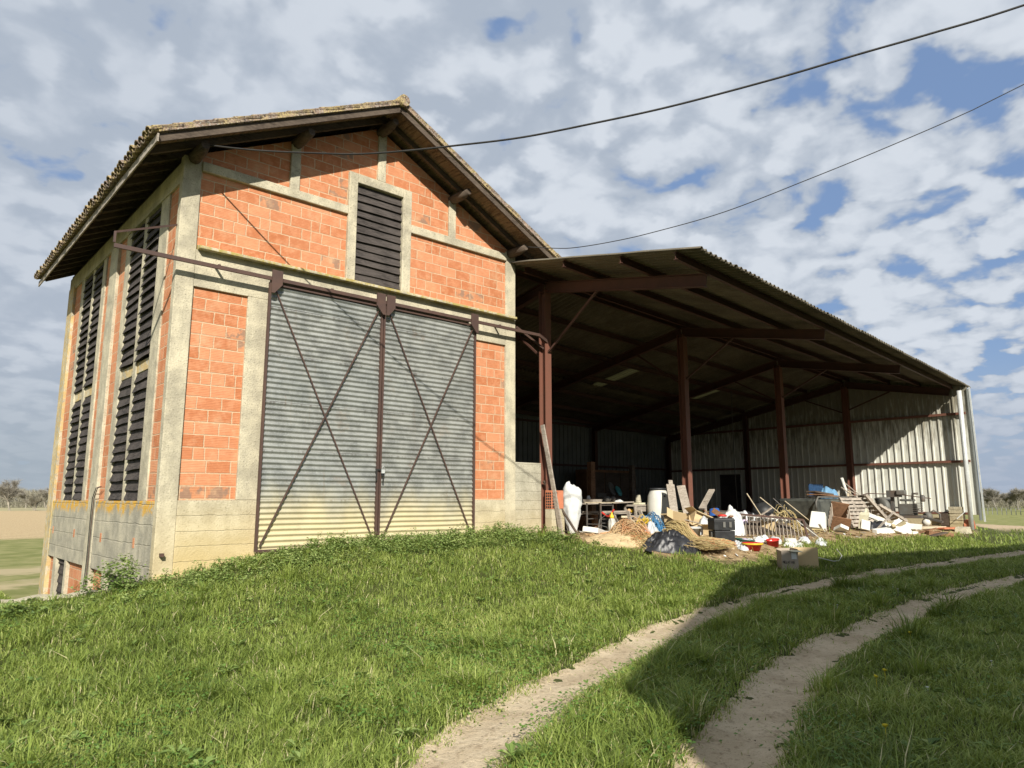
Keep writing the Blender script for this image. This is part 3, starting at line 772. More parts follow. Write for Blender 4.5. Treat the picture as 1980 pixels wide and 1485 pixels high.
for x0 in (.6, 2.6, 4.7, 6.6): b.bar((x0, .02, 5.34), (x0, -.2, 5.33), .04, .02)
P('rail_support', b, MT['rust'], rail)
for k, (x0, x1) in enumerate(((1.45, 3.68), (3.70, 5.945))):
    z0, z1 = .76, 5.19
    dr = P('sliding_door', corr(x0+.03, x1-.03, z0+.02, z1, -.125), MT['galv'], fix=False)
    f = MB(); yb = -.155
    f.bar((x0+.018, yb, z0), (x0+.018, yb, z1+.04), .036, .05, (0,1,0)); f.bar((x1-.018, yb, z0), (x1-.018, yb, z1+.04), .036, .05, (0,1,0))
    f.box(x0+.036, x1-.036, yb-.02, yb+.028, z0-.01, z0+.035); f.box(x0+.036, x1-.036, yb-.02, yb+.028, z1-.0, z1+.04)
    P('door_frame', f, MT['rust'], dr)
    for (a, c_) in (((x0+.12, z1-.1), (x1-.07, z0+.1)), ((x1-.12, z1-.1), (x0+.07, z0+.1))):
        f = MB(); f.bar((a[0], yb-.022-(.006 if a[0] > 2.5+2.2*k else 0), a[1]), (c_[0], yb-.022-(.006 if a[0] > 2.5+2.2*k else 0), c_[1]), .018, .026, (0,1,0))
        P('brace', f, MT['rust'], dr)
    for xh in (x0+.10, x1-.10):
        s_ = 1 if xh < (x0+x1)/2 else -1
        xo = xh-.095*s_; xi = xh+.09*s_
        pl = [(xo, 5.43), (xi, 5.43), (xi, 5.19), (xo+.05*s_, 5.03), (xo, 5.03)]
        if s_ < 0: pl = pl[::-1]
        f = MB(); f.prism(pl, 1, -.262, -.235); P('hanger_plate', f, MT['rust'], dr)
f = MB(); f.bar((3.62, -.205, 2.12), (3.62, -.205, 1.93), .02, .03, (0,1,0)); f.bar((3.76, -.21, 2.1), (3.76, -.21, 1.9), .02, .02, (0,1,0)); f.bar((3.60,-.2,2.13),(3.80,-.2,2.13),.02,.03)
P('door_handle', f, MT['cable'], dr)
single('padlock', MB().obox((3.735, -.235, 2.10), (.06, .03, .07)).tube([(3.715,-.235,2.135),(3.715,-.235,2.175),(3.735,-.235,2.19),(3.755,-.235,2.175),(3.755,-.235,2.135)], .006, 6), MT['zinc'], 'small shiny padlock hanging on the handles of the sliding doors', 'padlock')

# retaining wall left of the corner
b = MB(); n = 30
vs = []
for i in range(n+1):
    x_ = -.02-i/n*3.6; t_ = .31-.045*i/n*2+.02*math.sin(i*1.3)
    vs += [(x_, .12+.02*math.sin(i*2.1), -.9), (x_, .12+.03*math.sin(i*.8), t_), (x_, .36+.02*math.sin(i*1.1), t_+.01), (x_, .36, -.9)]
fs = [(i*4+q, i*4+(q+1)%4, i*4+4+(q+1)%4, i*4+4+q) for i in range(n) for q in range(4)]+[(0,1,2,3), (n*4+3, n*4+2, n*4+1, n*4)]
b.add(vs, fs)
single('retaining_wall', b, MT['conc'], 'low weathered concrete retaining wall running left from the barn corner', 'retaining wall')
# two cables down the side wall
for dx, dy, col, lab in ((0, 0, 'cable', 'black cable running down the middle pillar of the side wall'), (.03, -.12, 'rust', 'brown cable beside the black cable on the side wall')):
    pts = [(-.02, 3.55+dy, 1.83), (-.05, 3.72+dy, 1.80), (-.045, 3.95+dy, 1.62), (-.035, 4.02+dy, 1.2), (-.03, 4.04+dy, .5), (-.04, 4.06+dy*1.2, -.2), (-.05, 4.1+dy*1.3, -.75)]
    single('wall_cable', MB().tube(pts, .008, 6), MT[col], lab, 'cable')
# ---------------------------------------------------------------- the open steel shed
shed = thing('open_shed', (16, 3, .7), 'open fronted steel hay shed with a corrugated roof beside the barn', 'shed')
XL, XR, YB = 7.3, 24.95, 8.45
def zridge(x): return 6.90-.037*(x-XL)
def yfront(x): return -4.9+.05*(x-XL)
def zs(x, y): return zridge(x)-(.2*y if y > 0 else .2*-y)
def roof_sheet(y0f, y1f, xa, xb, lift=0.0, amp=.030, p=.177):
    b = MB(); n = int((xb-xa)/p*8); ny_ = 8; vs = []
    for i in range(n+1):
        x_ = xa+(xb-xa)*i/n; a = amp*math.cos(2*math.pi*(x_-XL)/p)
        ya, yb_ = y0f(x_), y1f(x_)
        tooth = (math.floor((x_-XL)/1.06) % 2)*.02+.03*vnoise(np.array([math.floor((x_-XL)/1.06)*3.7]), np.array([.5]))[0]
        for j in range(ny_+1):
            y_ = ya+(yb_-ya)*j/ny_
            if j == 0 and ya < -1: y_ -= tooth
            lap = .012*((j/ny_*3) % 1)
            vs.append((x_, y_, zs(x_, y_)+a+lift+lap))
    fs = [(i*(ny_+1)+j, (i+1)*(ny_+1)+j, (i+1)*(ny_+1)+j+1, i*(ny_+1)+j+1) for i in range(n) for j in range(ny_)]
    return b.add(vs, fs, True)
P2 = lambda name, mb, m, parent=shed, **kw: mb.build(name, m, parent, **kw)
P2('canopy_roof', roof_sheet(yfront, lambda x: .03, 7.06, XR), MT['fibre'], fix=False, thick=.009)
# back slope with two translucent sheets let in
lights = [(15.35, 15.88, 3.2, 5.0), (20.3, 20.83, 3.2, 5.0)]
b = roof_sheet(lambda x: -.03, lambda x: 3.2, XL, XR); b2 = roof_sheet(lambda x: 5.0, lambda x: YB+.35, XL, XR)
b.add(b2.v, b2.f, True)
xa = XL
for (a, c_, _, _) in lights:
    q = roof_sheet(lambda x: 3.2, lambda x: 5.0, xa, a); b.add(q.v, q.f, True); xa = c_
q = roof_sheet(lambda x: 3.2, lambda x: 5.0, xa, XR); b.add(q.v, q.f, True)
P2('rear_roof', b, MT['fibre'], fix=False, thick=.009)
m, N = new_mat('translucent_sheet')
tr = N.new('ShaderNodeBsdfTranslucent'); tr.inputs[0].default_value = (.10, .09, .035, 1)
df = N.new('ShaderNodeBsdfDiffuse'); df.inputs[0].default_value = (.2, .19, .11, 1)
mx = N.new('ShaderNodeMixShader'); mx.inputs[0].default_value = .35; N.l.new(df.outputs[0], mx.inputs[1]); N.l.new(tr.outputs[0], mx.inputs[2]); N.l.new(mx.outputs[0], N.out.inputs[0])
for (a, c_, y0, y1) in lights: P2('skylight', roof_sheet(lambda x: y0, lambda x: y1, a, c_), m, fix=False)
b = MB(); n = 180; vs = []
for i in range(n+1):
    x_ = XL+(XR-XL)*i/n
    for yy, dz in ((-.22, -.01), (-.1, .045), (0, .075), (.1, .045), (.22, -.01)): vs.append((x_, yy, zs(x_, yy)+dz+.035))
b.add(vs, [(i*5+j, (i+1)*5+j, (i+1)*5+j+1, i*5+j+1) for i in range(n) for j in range(4)], True)
P2('ridge_cap', b, MT['fibre'], fix=False, thick=.008)

POST = [8.15, 13.65, 19.15, 24.28]
PU = .032  # sheet underside offset
for k, x_ in enumerate(POST):
    zt = zridge(x_)-PU-.14-.05
    b = MB(); b.ibeam((x_, .0, gz(x_, 0)-.1), (x_, .0, zt-.2), .19, .21, .02)
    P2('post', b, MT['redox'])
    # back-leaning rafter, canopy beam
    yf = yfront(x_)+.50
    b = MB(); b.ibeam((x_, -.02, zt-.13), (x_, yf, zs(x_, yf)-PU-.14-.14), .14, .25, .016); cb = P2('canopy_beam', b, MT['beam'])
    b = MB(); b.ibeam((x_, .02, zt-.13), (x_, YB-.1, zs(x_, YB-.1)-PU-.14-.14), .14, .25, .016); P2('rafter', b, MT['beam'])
    b = MB(); b.bar((x_, -.10, 4.95), (x_, -1.62, zs(x_, -1.62)-.46), .045, .045, (1,0,0)); b.bar((x_, .10, 4.85), (x_, 1.6, zs(x_, 1.6)-.46), .045, .045, (1,0,0))
    b.pieces('knee_brace', MT['beam'], shed)
    b = MB(); b.ibeam((x_, YB-.22, .5), (x_, YB-.22, zs(x_, YB)-.3), .16, .18, .016); P2('rear_post', b, MT['beam'])
for yy in (-4.38, -3.12, -1.6, -.14, .14, 1.55, 2.95, 4.35, 5.75, 7.1, 8.2):
    b = MB()
    def yat(x_): return yy if yy > -3 else yy+.05*(x_-XL)*(.9 if yy < -4 else .6)
    for x0, x1 in zip([7.12 if yy < -.5 else 7.38]+POST[:-1], POST):
        x0e = x0; x1e = x1 if x1 != POST[-1] else XR-.12
        a_, b_ = (x0e, yat(x0e), zs(x0e, yat(x0e))-PU-.075), (x1e, yat(x1e), zs(x1e, yat(x1e))-PU-.075)
        b.ibeam(a_, b_, .075, .14, .01)
    P2('purlin', b, MT['beam'])

def profile(L, h0, hfun, origin, du, nrm, pitch=.25, depth=.035, skip=None):
    """trapezoidal cladding along du; hfun(s) top height"""
    b = MB(); pts = []; s = 0
    while s < L:
        for ds, dd in ((0, 0), (.185, 0), (.200, 1), (.235, 1)):
            if s+ds <= L: pts.append((s+ds, dd*depth))
        s += pitch
    if pts[-1][0] < L: pts.append((L, 0))
    for (s0, d0), (s1, d1) in zip(pts[:-1], pts[1:]):
        def q(s_, d_, z_): return (origin[0]+du[0]*s_+nrm[0]*d_, origin[1]+du[1]*s_+nrm[1]*d_, z_)
        sm = (s0+s1)/2; spans = [(h0, None)]
        if skip and skip[0] < sm < skip[1]: spans = [(skip[2], None)]
        for za, _ in spans:
            b.add([q(s0, d0, za), q(s1, d1, za), q(s1, d1, hfun(s1)), q(s0, d0, hfun(s0))], [(0, 1, 2, 3)])
    return b
# right gable wall: cladding on rails, block plinth
XW = 24.45
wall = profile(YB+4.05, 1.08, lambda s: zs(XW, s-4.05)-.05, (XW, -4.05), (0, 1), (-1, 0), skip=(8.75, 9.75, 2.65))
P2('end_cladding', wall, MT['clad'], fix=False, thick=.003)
for zz_ in (1.12, 2.87, 4.5):
    b = MB(); b.box(XW-.12, XW-.045, -3.95 if zz_ > 1.5 else -3.8, YB-.1, zz_-.04, zz_+.04); P2('wall_rail', b, MT['redox'])
b = MB(); b.box(XW-.14, XW+.05, -3.6, YB, .2, 1.06); P2('block_plinth', b, MT['conc_block'], bevel=.01)
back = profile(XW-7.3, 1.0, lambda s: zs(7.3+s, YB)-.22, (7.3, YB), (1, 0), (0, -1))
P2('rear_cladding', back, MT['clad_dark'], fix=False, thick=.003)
for zz_ in (2.95, 4.6):
    b = MB(); b.box(7.4, XW-.05, YB-.12, YB-.045, zz_-.04, zz_+.04); P2('wall_rail', b, MT['beam'])
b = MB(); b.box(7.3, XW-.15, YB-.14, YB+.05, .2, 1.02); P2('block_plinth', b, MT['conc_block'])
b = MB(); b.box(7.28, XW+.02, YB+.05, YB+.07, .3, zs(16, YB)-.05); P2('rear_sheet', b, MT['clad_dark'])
b = MB(); b.box(XW+.03, XW+.06, 4.6, 5.8, .6, 2.75); P2('doorway_dark_panel', b, MT['louvre'])  # dark panel closing the open doorway, standing in for the shade inside it
b = MB(); b.ibeam((XW-.24, 4.2, .6), (XW-.24, 4.2, zs(XW, 4.2)-.35), .18, .18, .016); P2('end_post', b, MT['beam'])
# end trim and galvanised corner post / down pipe
b = MB(); b.bar((24.62, -4.13, .85), (24.50, -4.10, zs(24.5, -4.1)-.05), .05, .03, (1,0,0)); P2('corner_trim', b, MT['zinc'])
b = MB(); b.box(24.40, 24.64, -4.06, -4.03, .9, zs(24.5, -4.05)-.12); P2('corner_flashing', b, MT['clad_dark'])
b = MB(); b.tube([(24.12, -3.86, .60), (24.12, -3.88, 3.0), (24.10, -3.90, zs(24.1, -3.9)-.25)], .075, 12); P2('downpipe', b, MT['zinc'])
b = MB(); b.bar((24.12, -3.9, 1.35), (23.95, -3.5, .95), .02, .02); P2('pipe_stay', b, MT['zinc'])

# concrete block wall between barn and first post
b = MB(); b.box(7.235, 8.02, .02, .2, .3, 2.40); b.box(8.02, 8.42, -.31, -.09, .3, 1.38)
single('block_wall', b, MT['conc_block'], 'low rendered concrete block wall between the barn and the first red post', 'wall', bevel=.012)
# ---------------------------------------------------------------- things in and before the shed
MT['white_plastic'] = plain('white_plastic', (.66, .65, .58), .5, var=.12, vs=3, bs=.1)
MT['sack'] = plain('woven_white_sack', (.68, .69, .66), .65, var=.08, vs=5, bs=.5, bsc=35)
MT['black_plastic'] = plain('black_plastic', (.035, .037, .038), .5, var=.3, vs=8, bs=.1)
MT['grey_plastic'] = plain('dusty_dark_plastic', (.035, .038, .035), .6, var=.3, vs=4, bs=.2, col2=(.10, .105, .09))
MT['card'] = plain('cardboard', (.60, .46, .26), .85, var=.08, vs=3, bs=.15)
MT['card_dull'] = plain('grey_brown_cardboard', (.44, .37, .29), .85, var=.08, vs=3, bs=.15)
MT['red'] = plain('red_plastic', (.62, .045, .035), .45, var=.1, bs=.05)
MT['yellow'] = plain('yellow_plastic', (.80, .55, .04), .45, var=.1, bs=.05)
MT['green'] = plain('green_plastic', (.045, .14, .10), .5, var=.2, bs=.05)
MT['blue'] = plain('blue_plastic', (.045, .16, .55), .45, var=.15, bs=.05)
MT['blue_sheet'] = plain('faded_blue_sheet', (.17, .34, .52), .5, var=.15, vs=2)
MT['dark_blue'] = plain('dark_blue_board', (.03, .085, .19), .6, var=.2)
MT['clay'] = plain('red_clay_block', (.52, .19, .10), .85, var=.12)
MT['foam'] = plain('white_foam', (.70, .69, .63), .8, var=.06, bs=.3, bsc=90)
MT['grime'] = steel_paint('oily_machine_steel', (.10, .10, .095), (.15, .11, .08), .4)
MT['machine'] = steel_paint('grey_machine_paint', (.15, .153, .14), (.11, .09, .07), .35)
MT['rubber'] = plain('black_rubber', (.03, .03, .03), .8, bs=.2)
MT['cream'] = plain('cream_plastic', (.68, .64, .46), .55, var=.1)
MT['straw'] = plain('straw_twine', (.62, .50, .25), .85, var=.3, vs=3, bs=0, col2=(.40, .30, .13))
MT['orange'] = plain('orange_twine', (.62, .26, .11), .8, var=.3, vs=3, bs=0, col2=(.55, .40, .22))
MT['blue_net'] = plain('blue_net', (.08, .26, .48), .8, var=.3, vs=5, bs=0)
MT['tarp_black'] = plain('black_tarpaulin', (.035, .036, .04), .38, var=.3, vs=3, bs=.3, bsc=20)
MT['tarp_tan'] = plain('dusty_tan_tarpaulin', (.58, .44, .25), .9, var=.15, vs=2.5, bs=.5, bsc=30)
MT['pink'] = plain('pale_lilac_plastic', (.55, .46, .58), .6, var=.1)
MT['clear'] = plain('cloudy_plastic_film', (.56, .58, .58), .35, var=.15, vs=4, bs=.4, bsc=18)
MT['ink'] = plain('black_marker', (.03, .03, .03), .8, bs=0)

def box_thing(c, size, rot=(0,0,0), taper=1.0): return MB().obox(c, size, rot, taper)
def crumple(cx_, cy_, rx, ry, h, seed, zb=None, nu=30, freq=3.2, ridge=True, rz=0.0, follow=True):
    b = MB(); vs = []; nv = nu
    for j in range(nv):
        for i in range(nu):
            u = i/(nu-1)*2-1; v = j/(nv-1)*2-1
            # square to disc
            X = u*math.sqrt(1-v*v/2); Y = v*math.sqrt(1-u*u/2); rr = math.hypot(X, Y)
            a = math.atan2(Y, X); out = .72+.5*vnoise(np.array([a*1.3+seed*3]), np.array([seed*1.7]))[0]
            px_ = X*rx*out; py_ = Y*ry*out
            n1 = fbm(np.array([X*freq+seed]), np.array([Y*freq]), seed)[0]; n2 = fbm(np.array([X*freq*2.7]), np.array([Y*freq*2.7+seed]), seed+9)[0]
            q = abs(n1-.5)*2 if ridge else n1
            if not ridge: n1 = .5+.5*n1
            z_ = h*((1-rr**(2.2 if ridge else 5))*(.35+1.0*(1-q if ridge else q))*.8+.25*(n2-.5)*(1-rr**3))
            z_ = max(z_, .006)
            x2 = cx_+px_*math.cos(rz)-py_*math.sin(rz); y2 = cy_+px_*math.sin(rz)+py_*math.cos(rz)
            vs.append((x2, y2, (gz(x2, y2) if zb is None else zb)+z_))
    return b.add(vs, [(j*nu+i, j*nu+i+1, (j+1)*nu+i+1, (j+1)*nu+i) for j in range(nv-1) for i in range(nu-1)], True)
def tangle(cx_, cy_, rx, ry, h, n, r_, seed, direc=None, spread=1.0, L=.5):
    rg = random.Random(seed); b = MB()
    for _ in range(n):
        a = rg.uniform(0, 6.28); q = math.sqrt(rg.random()); x_ = cx_+math.cos(a)*q*rx; y_ = cy_+math.sin(a)*q*ry
        top = h*(1-q*q)*rg.random()
        d = (direc+rg.gauss(0, .35*spread)) if direc is not None else rg.uniform(0, 6.28); k = rg.gauss(0, 3.5 if direc is None else .9); pts = []
        step = L/6; z0 = gz(x_, y_)+.01
        for s in range(7):
            zz_ = z0+top+.05*math.sin(s*1.1+a*3)*(1 if direc is None else .4)
            hh = max(0, 1-(((x_-cx_)/rx)**2+((y_-cy_)/ry)**2))
            pts.append((x_, y_, max(min(zz_, z0+h*hh+.06), gz(x_, y_)+.008)))
            x_ += math.cos(d)*step; y_ += math.sin(d)*step; d += k*step
        b.tube(pts, r_, 3, cap=False)
    return b
def bucket(c, r0, r1, h, rot=(0,0,0)):
    return MB().lathe(c, [(r0*.94, .004), (r0, 0), (r1, h), (r1*1.06, h), (r1*1.06, h-.015), (r1*1.0, h-.02), (r1*.95, h-.005), (r0*.92, .015), (.001, .015)], 22, rot, cap=False)

# --- left side, at the first post
single('leaning_board', MB().bar((8.16, -.47, .80), (7.93, -.12, 3.25), .105, .035, (1,0,0)), MT['grey_wood'], 'long weathered grey board leaning steeply against the first red post', 'board')
single('leaning_board', MB().bar((8.62, -.55, .78), (8.05, -.02, 2.0), .03, .05, (1,0,0)), MT['timber'], 'short dark thin lath leaning behind the long grey board', 'board')
t = thing('hollow_brick', (8.2, .08, 1.38), 'red hollow clay block standing on the low end of the block wall', 'brick')
f = MB(); f.box(8.02, 8.40, -.30, -.10, 1.385, 1.79); f.build('brick_body', MT['clay'], t, bevel=.006)
f = MB()
for i in range(3):
    for j in range(6): f.box(8.015, 8.021, -.29+i*.06, -.248+i*.06, 1.405+j*.06, 1.445+j*.06)
f.build('brick_holes', MT['cable'], t)
f = MB()
for i in range(3):
    for j in range(6): f.box(8.045+i*.055, 8.085+i*.055, -.305, -.299, 1.405+j*.062, 1.447+j*.062)
f.build('brick_holes', MT['cable'], t)
# big white bag, full and tied, narrowing downwards
b = MB(); qs = [0, .08, .2, .35, .5, .65, .8, .92, 1.0]; rs_ = [.07, .11, .145, .185, .215, .225, .225, .205, .15]; prof = []
for i in range(27):
    q = i/26; prof.append((float(np.interp(q, qs, rs_)), q*1.10))
b.lathe((8.97, -.02, .80), prof+[(.07, 1.12)], 30)
def sk(v):
    ang = math.atan2(v[1]+.02, v[0]-8.97); h_ = v[2]-.8
    w = (vnoise(np.array([ang*2.2+9]), np.array([h_*7]), 2)[0]-.5)*.045+(vnoise(np.array([ang*5+9]), np.array([h_*18]), 5)[0]-.5)*.022
    top = (.05*math.cos(ang-2.2)+.03*math.cos(2*ang+.4)+.02*math.sin(5*ang))*max(0, (h_-.95)/.15) if h_ > .95 else 0
    return (v[0]+math.cos(ang)*w, v[1]+math.sin(ang)*w*.8, v[2]+top)
b.v = [sk(v) for v in b.v]
single('builders_sack', b, MT['sack'], 'tall stuffed white woven sack standing beside the leaning board', 'sack')
# work table with things on it
t = thing('work_table', (11.2, 1.0, .78), 'makeshift work table of old boards behind the metal frame chair', 'table')
f = MB(); f.obox((11.25, 1.05, 1.50), (1.95, .62, .035), (0, -1.2, 0)); f.build('table_top', MT['grey_wood'], t, bevel=.004)
f = MB(); f.obox((11.2, .80, 1.27), (1.9, .05, .05)); f.obox((11.3, 1.0, 1.22), (1.9, .5, .02)); f.build('table_shelf', MT['grey_wood'], t)
f = MB(); f.bar((10.75, .86, .76), (10.75, .86, 1.24), .14, .10); f.bar((12.0, .86, .76), (12.0, .86, 1.26), .06, .06); f.bar((10.45, 1.3, .76), (10.45, 1.3, 1.48), .06, .06); f.bar((12.1, 1.3, .76), (12.1, 1.3, 1.48), .06, .06)
f.pieces('leg', MT['brown_wood'], t)
zt = 1.525
single('jar', MB().lathe((10.62, .95, zt), [(.045,0),(.05,.01),(.05,.12),(.035,.14),(.036,.16),(.02,.165)], 14), MT['clear'], 'cloudy glass jar near the left end of the work table', 'jar')
single('tray', box_thing((10.78, .95, zt+.035), (.42, .28, .07), (0,0,8), 1.1), MT['grey_wood'], 'shallow grey tray on the left half of the work table', 'tray')
single('metal_bowl', MB().lathe((11.38, .98, zt), [(.05,0),(.10,.03),(.12,.08),(.07,.13),(.01,.15)], 16), MT['machine'], 'upturned grey metal bowl in the middle of the work table', 'bowl')
single('glass_globe', MB().lathe((11.62, .98, zt+.005), [(.02,0),(.065,.03),(.08,.075),(.065,.12),(.02,.15)], 16), MT['grime'], 'round dark globe on the work table right of the bowl', 'globe')
single('white_cloth', crumple(11.78, .9, .16, .10, .07, 5, zb=zt, nu=14), MT['sack'], 'small crumpled white cloth at the right end of the table top', 'cloth')
for i, (x_, c_, lab) in enumerate(((12.02, 'orange', 'orange fruit-like ball on the shelf right of the table'), (12.13, 'yellow', 'yellow ball beside the orange one on the table shelf'), (12.24, 'cream', 'cream ball at the right of the yellow ball on the table shelf'))):
    single('ball', MB().lathe((x_+.02, .78, 1.235), [(.01,0),(.045,.02),(.055,.055),(.045,.09),(.01,.11)], 12), MT[c_], lab, 'ball')
# metal frame of a chair
t = thing('metal_chair_frame', (10.4, .1, .78), 'bare rusty metal chair frame with a thin seat board in front of the table', 'chair frame')
f = MB()
A = [(10.02, .02), (10.78, .28), (10.66, .62), (9.92, .38)]
for x_, y_ in A: f.bar((x_, y_, .76), (x_, y_, 1.50), .028, .028)
f.pieces('leg', MT['grime'], t)
f = MB()
for (a, c_), z_ in (((A[0], A[1]), 1.12), ((A[0], A[1]), 1.45), ((A[2], A[3]), 1.12), ((A[1], A[2]), 1.0), ((A[3], A[0]), 1.0)): f.bar((*a, z_), (*c_, z_), .02, .02)
f.build('frame_rail', MT['grime'], t)
MB().obox((10.35, .32, 1.515), (.86, .46, .022), (0,0,18)).build('seat', MT['pale_wood'], t)
single('red_strap', MB().tube([(10.05, .0, 1.28), (10.2, .02, 1.20), (10.4, .1, 1.17), (10.6, .2, 1.22), (10.75, .22, 1.34)], .022, 6), MT['red'], 'red strap slung across the metal chair frame', 'strap')
t = thing('sprayer', (10.26, -.12, .78), 'white garden sprayer bottle with a yellow cap before the chair frame', 'sprayer')
MB().lathe((10.26, -.12, .78), [(.085,0),(.095,.02),(.10,.26),(.07,.34),(.05,.36)], 18).build('tank', MT['white_plastic'], t)
MB().lathe((10.26, -.12, 1.14), [(.055,0),(.055,.05),(.02,.10),(.02,.14)], 14).build('cap', MT['yellow'], t)
MB().tube([(10.28,-.14,1.26),(10.38,-.16,1.22),(10.42,-.16,1.05),(10.40,-.15,.9)], .008, 6).build('hose', MT['cable'], t)
single('timber_offcut', MB().bar((10.75, .0, .78), (10.55, .1, 1.24), .12, .04, (1,0,0)), MT['grey_wood'], 'short grey plank propped inside the metal chair frame', 'plank')
# lath crate bench
t = thing('wooden_bench', (12.45, .75, .76), 'small rough wooden bench right of the table with a pot on it', 'bench')
f = MB(); f.obox((12.42, .75, 1.43), (.82, .34, .05), (0, 0, 4)); f.build('seat', MT['grey_wood'], t)
f = MB(); f.obox((12.42, .60, 1.33), (.80, .03, .12), (0,0,4)); f.obox((12.42, .58, 1.12), (.66, .03, .06), (0, 3, 4)); f.build('apron', MT['grey_wood'], t)
f = MB()
for x_, y_, l_ in ((12.06, .58, 3), (12.78, .64, -4), (12.04, .9, 2), (12.76, .94, -2)): f.bar((x_+l_*.012, y_, .74), (x_, y_, 1.41), .07, .05)
f.pieces('leg', MT['grey_wood'], t)
single('stone_slab', box_thing((12.42, .74, 1.48), (.34, .22, .045), (0,0,6)), MT['cream'], 'pale flat slab under the upturned pot on the wooden bench', 'slab')
single('flower_pot', MB().lathe((12.40, .74, 1.505), [(.085,0),(.082,.03),(.06,.20),(.055,.205)], 16), MT['conc_block'], 'upturned grey pot on the pale slab of the bench', 'pot')
# low wooden box and board in front
single('wooden_box', box_thing((10.15, -1.15, .86), (.48, .30, .17), (0, 4, 12)), MT['timber'], 'flat dark wooden box lying in front of the chair frame', 'box', bevel=.006)
single('board', MB().bar((10.35, -1.0, .82), (11.35, -.55, 1.02), .12, .04), MT['pale_wood'], 'pale short plank rising from the flat dark box towards the white canister', 'board')
single('a_frame_trestle', MB().bar((11.0, -.2, .78), (11.02, .0, 1.30), .09, .04, (1,0,0)).bar((11.72, .0, .95), (11.62, .1, 1.32), .09, .04, (1,0,0)).bar((11.0, -.05, 1.17), (11.75, .08, 1.17), .06, .05), MT['grey_wood'], 'broken grey wooden trestle in front of the bench', 'trestle')
# white canister lying
b = MB(); b.obox((11.2, -.62, .99), (.56, .36, .30), (8, 12, 20), .86)
single('canister', b, MT['white_plastic'], 'white plastic canister lying on its side before the bench', 'canister', bevel=.05)
# white drum
t = thing('white_drum', (12.70, .30, .76), 'tall white plastic drum with a black lid ring behind the cardboard', 'drum')
MB().lathe((12.70, .30, .76), [(.24,0),(.265,.03),(.29,.35),(.30,.62),(.28,.92),(.22,1.06),(.21,1.09)], 28).build('drum_body', MT['white_plastic'], t)
MB().lathe((12.70, .30, 1.845), [(.235,0),(.24,.01),(.24,.045),(.2,.05)], 28).build('lid_ring', MT['black_plastic'], t)
MB().box(12.58, 12.64, .015, .03, 1.66, 1.70).build('grip', MT['cable'], t)
# leaning planks at the second post
for i, (x0, y0, x1, y1, z1, w, lab) in enumerate(((12.02, -.75, 12.50, -.25, 1.98, .22, 'broad grey plank leaning left of the second post, leftmost of three'), (12.45, -.45, 12.86, -.0, 2.10, .12, 'narrow splintered plank in the middle of the three by the second post'), (12.90, -.60, 13.16, -.12, 1.96, .24, 'broad grey plank leaning on the second post, rightmost of three'))):
    single('plank', MB().bar((x0, y0, .76), (x1, y1, z1), w, .045, (.67,.74,0)), MT['grey_wood'], lab, 'plank', 'planks leaning at the second post', jit=.008)
# cardboard boxes
def carton(c, s, rot, lab, m='card', open_=True, group=None):
    t = thing('cardboard_box', c, lab, 'box', group, R(rot)); sx, sy, sz = s; th = .006
    f = MB(); f.box(-sx/2, sx/2, -sy/2, -sy/2+th, 0, sz); f.box(-sx/2, sx/2, sy/2-th, sy/2, 0, sz); f.box(-sx/2, -sx/2+th, -sy/2+th, sy/2-th, 0, sz); f.box(sx/2-th, sx/2, -sy/2+th, sy/2-th, 0, sz); f.box(-sx/2, sx/2, -sy/2, sy/2, -.005, -.0005)
    f.build('carton', MT[m], t, local=True)
    for k, (p0, ax) in enumerate((((-sx/2, -sy/2, sz), 0), ((-sx/2, sy/2, sz), 0), ((-sx/2, -sy/2, sz), 1), ((sx/2, -sy/2, sz), 1))):
        a = R((150, 110, 35, 160)[k]); L_ = sy*.42 if ax == 0 else sx*.35; f = MB()
        if ax == 0:
            s_ = -1 if k == 0 else 1; q = (0, s_*math.sin(a)*L_*1.0, -math.cos(a)*L_*.0+ .35*L_*(1 if k else -.8))
            f.add([(-sx/2, p0[1], sz), (sx/2, p0[1], sz), (sx/2, p0[1]+q[1], sz+q[2]), (-sx/2, p0[1]+q[1], sz+q[2])], [(0,1,2,3)])
        else:
            s_ = -1 if k == 2 else 1
            f.add([(p0[0], -sy/2, sz), (p0[0], sy/2, sz), (p0[0]+s_*L_*.8, sy/2, sz+(.3 if k == 2 else -.5)*L_), (p0[0]+s_*L_*.8, -sy/2, sz+(.3 if k == 2 else -.5)*L_)], [(0,1,2,3)])
        f.build('flap', MT[m], t, local=True, thick=.005)
    return t
t = carton((11.75, -.95, .80), (.48, .40, .42), 25, 'pale open cardboard box tilted before the white drum'); t.rotation_euler = (R(14), R(-24), R(35))
t = carton((12.15, -.55, .78), (.36, .30, .40), 5, 'brown cardboard box half hidden between the canister and the drum')
t = carton((11.95, -1.35, .80), (.46, .40, .46), -28, 'tilted cardboard box with dark slots at the foot of the leaning planks'); t.rotation_euler = (R(-8), R(22), R(-30))
t = carton((11.95, -1.85, .72), (.50, .34, .24), 12, 'low flattened cardboard box above the straw heap')
single('cardboard_sheet', box_thing((12.9, -1.45, 1.2), (.50, .02, .13), (10, 32, -25)), MT['brown_wood'], 'dark board edge with a pale strip lying on the tilted cardboard box', 'board')
single('wooden_pole', MB().tube([(11.15, -1.6, 1.12), (12.0, -1.5, 1.0), (12.35, -1.6, .93)], .014, 6), MT['grey_wood'], 'thin crooked stick lying across the cardboard boxes', 'stick')
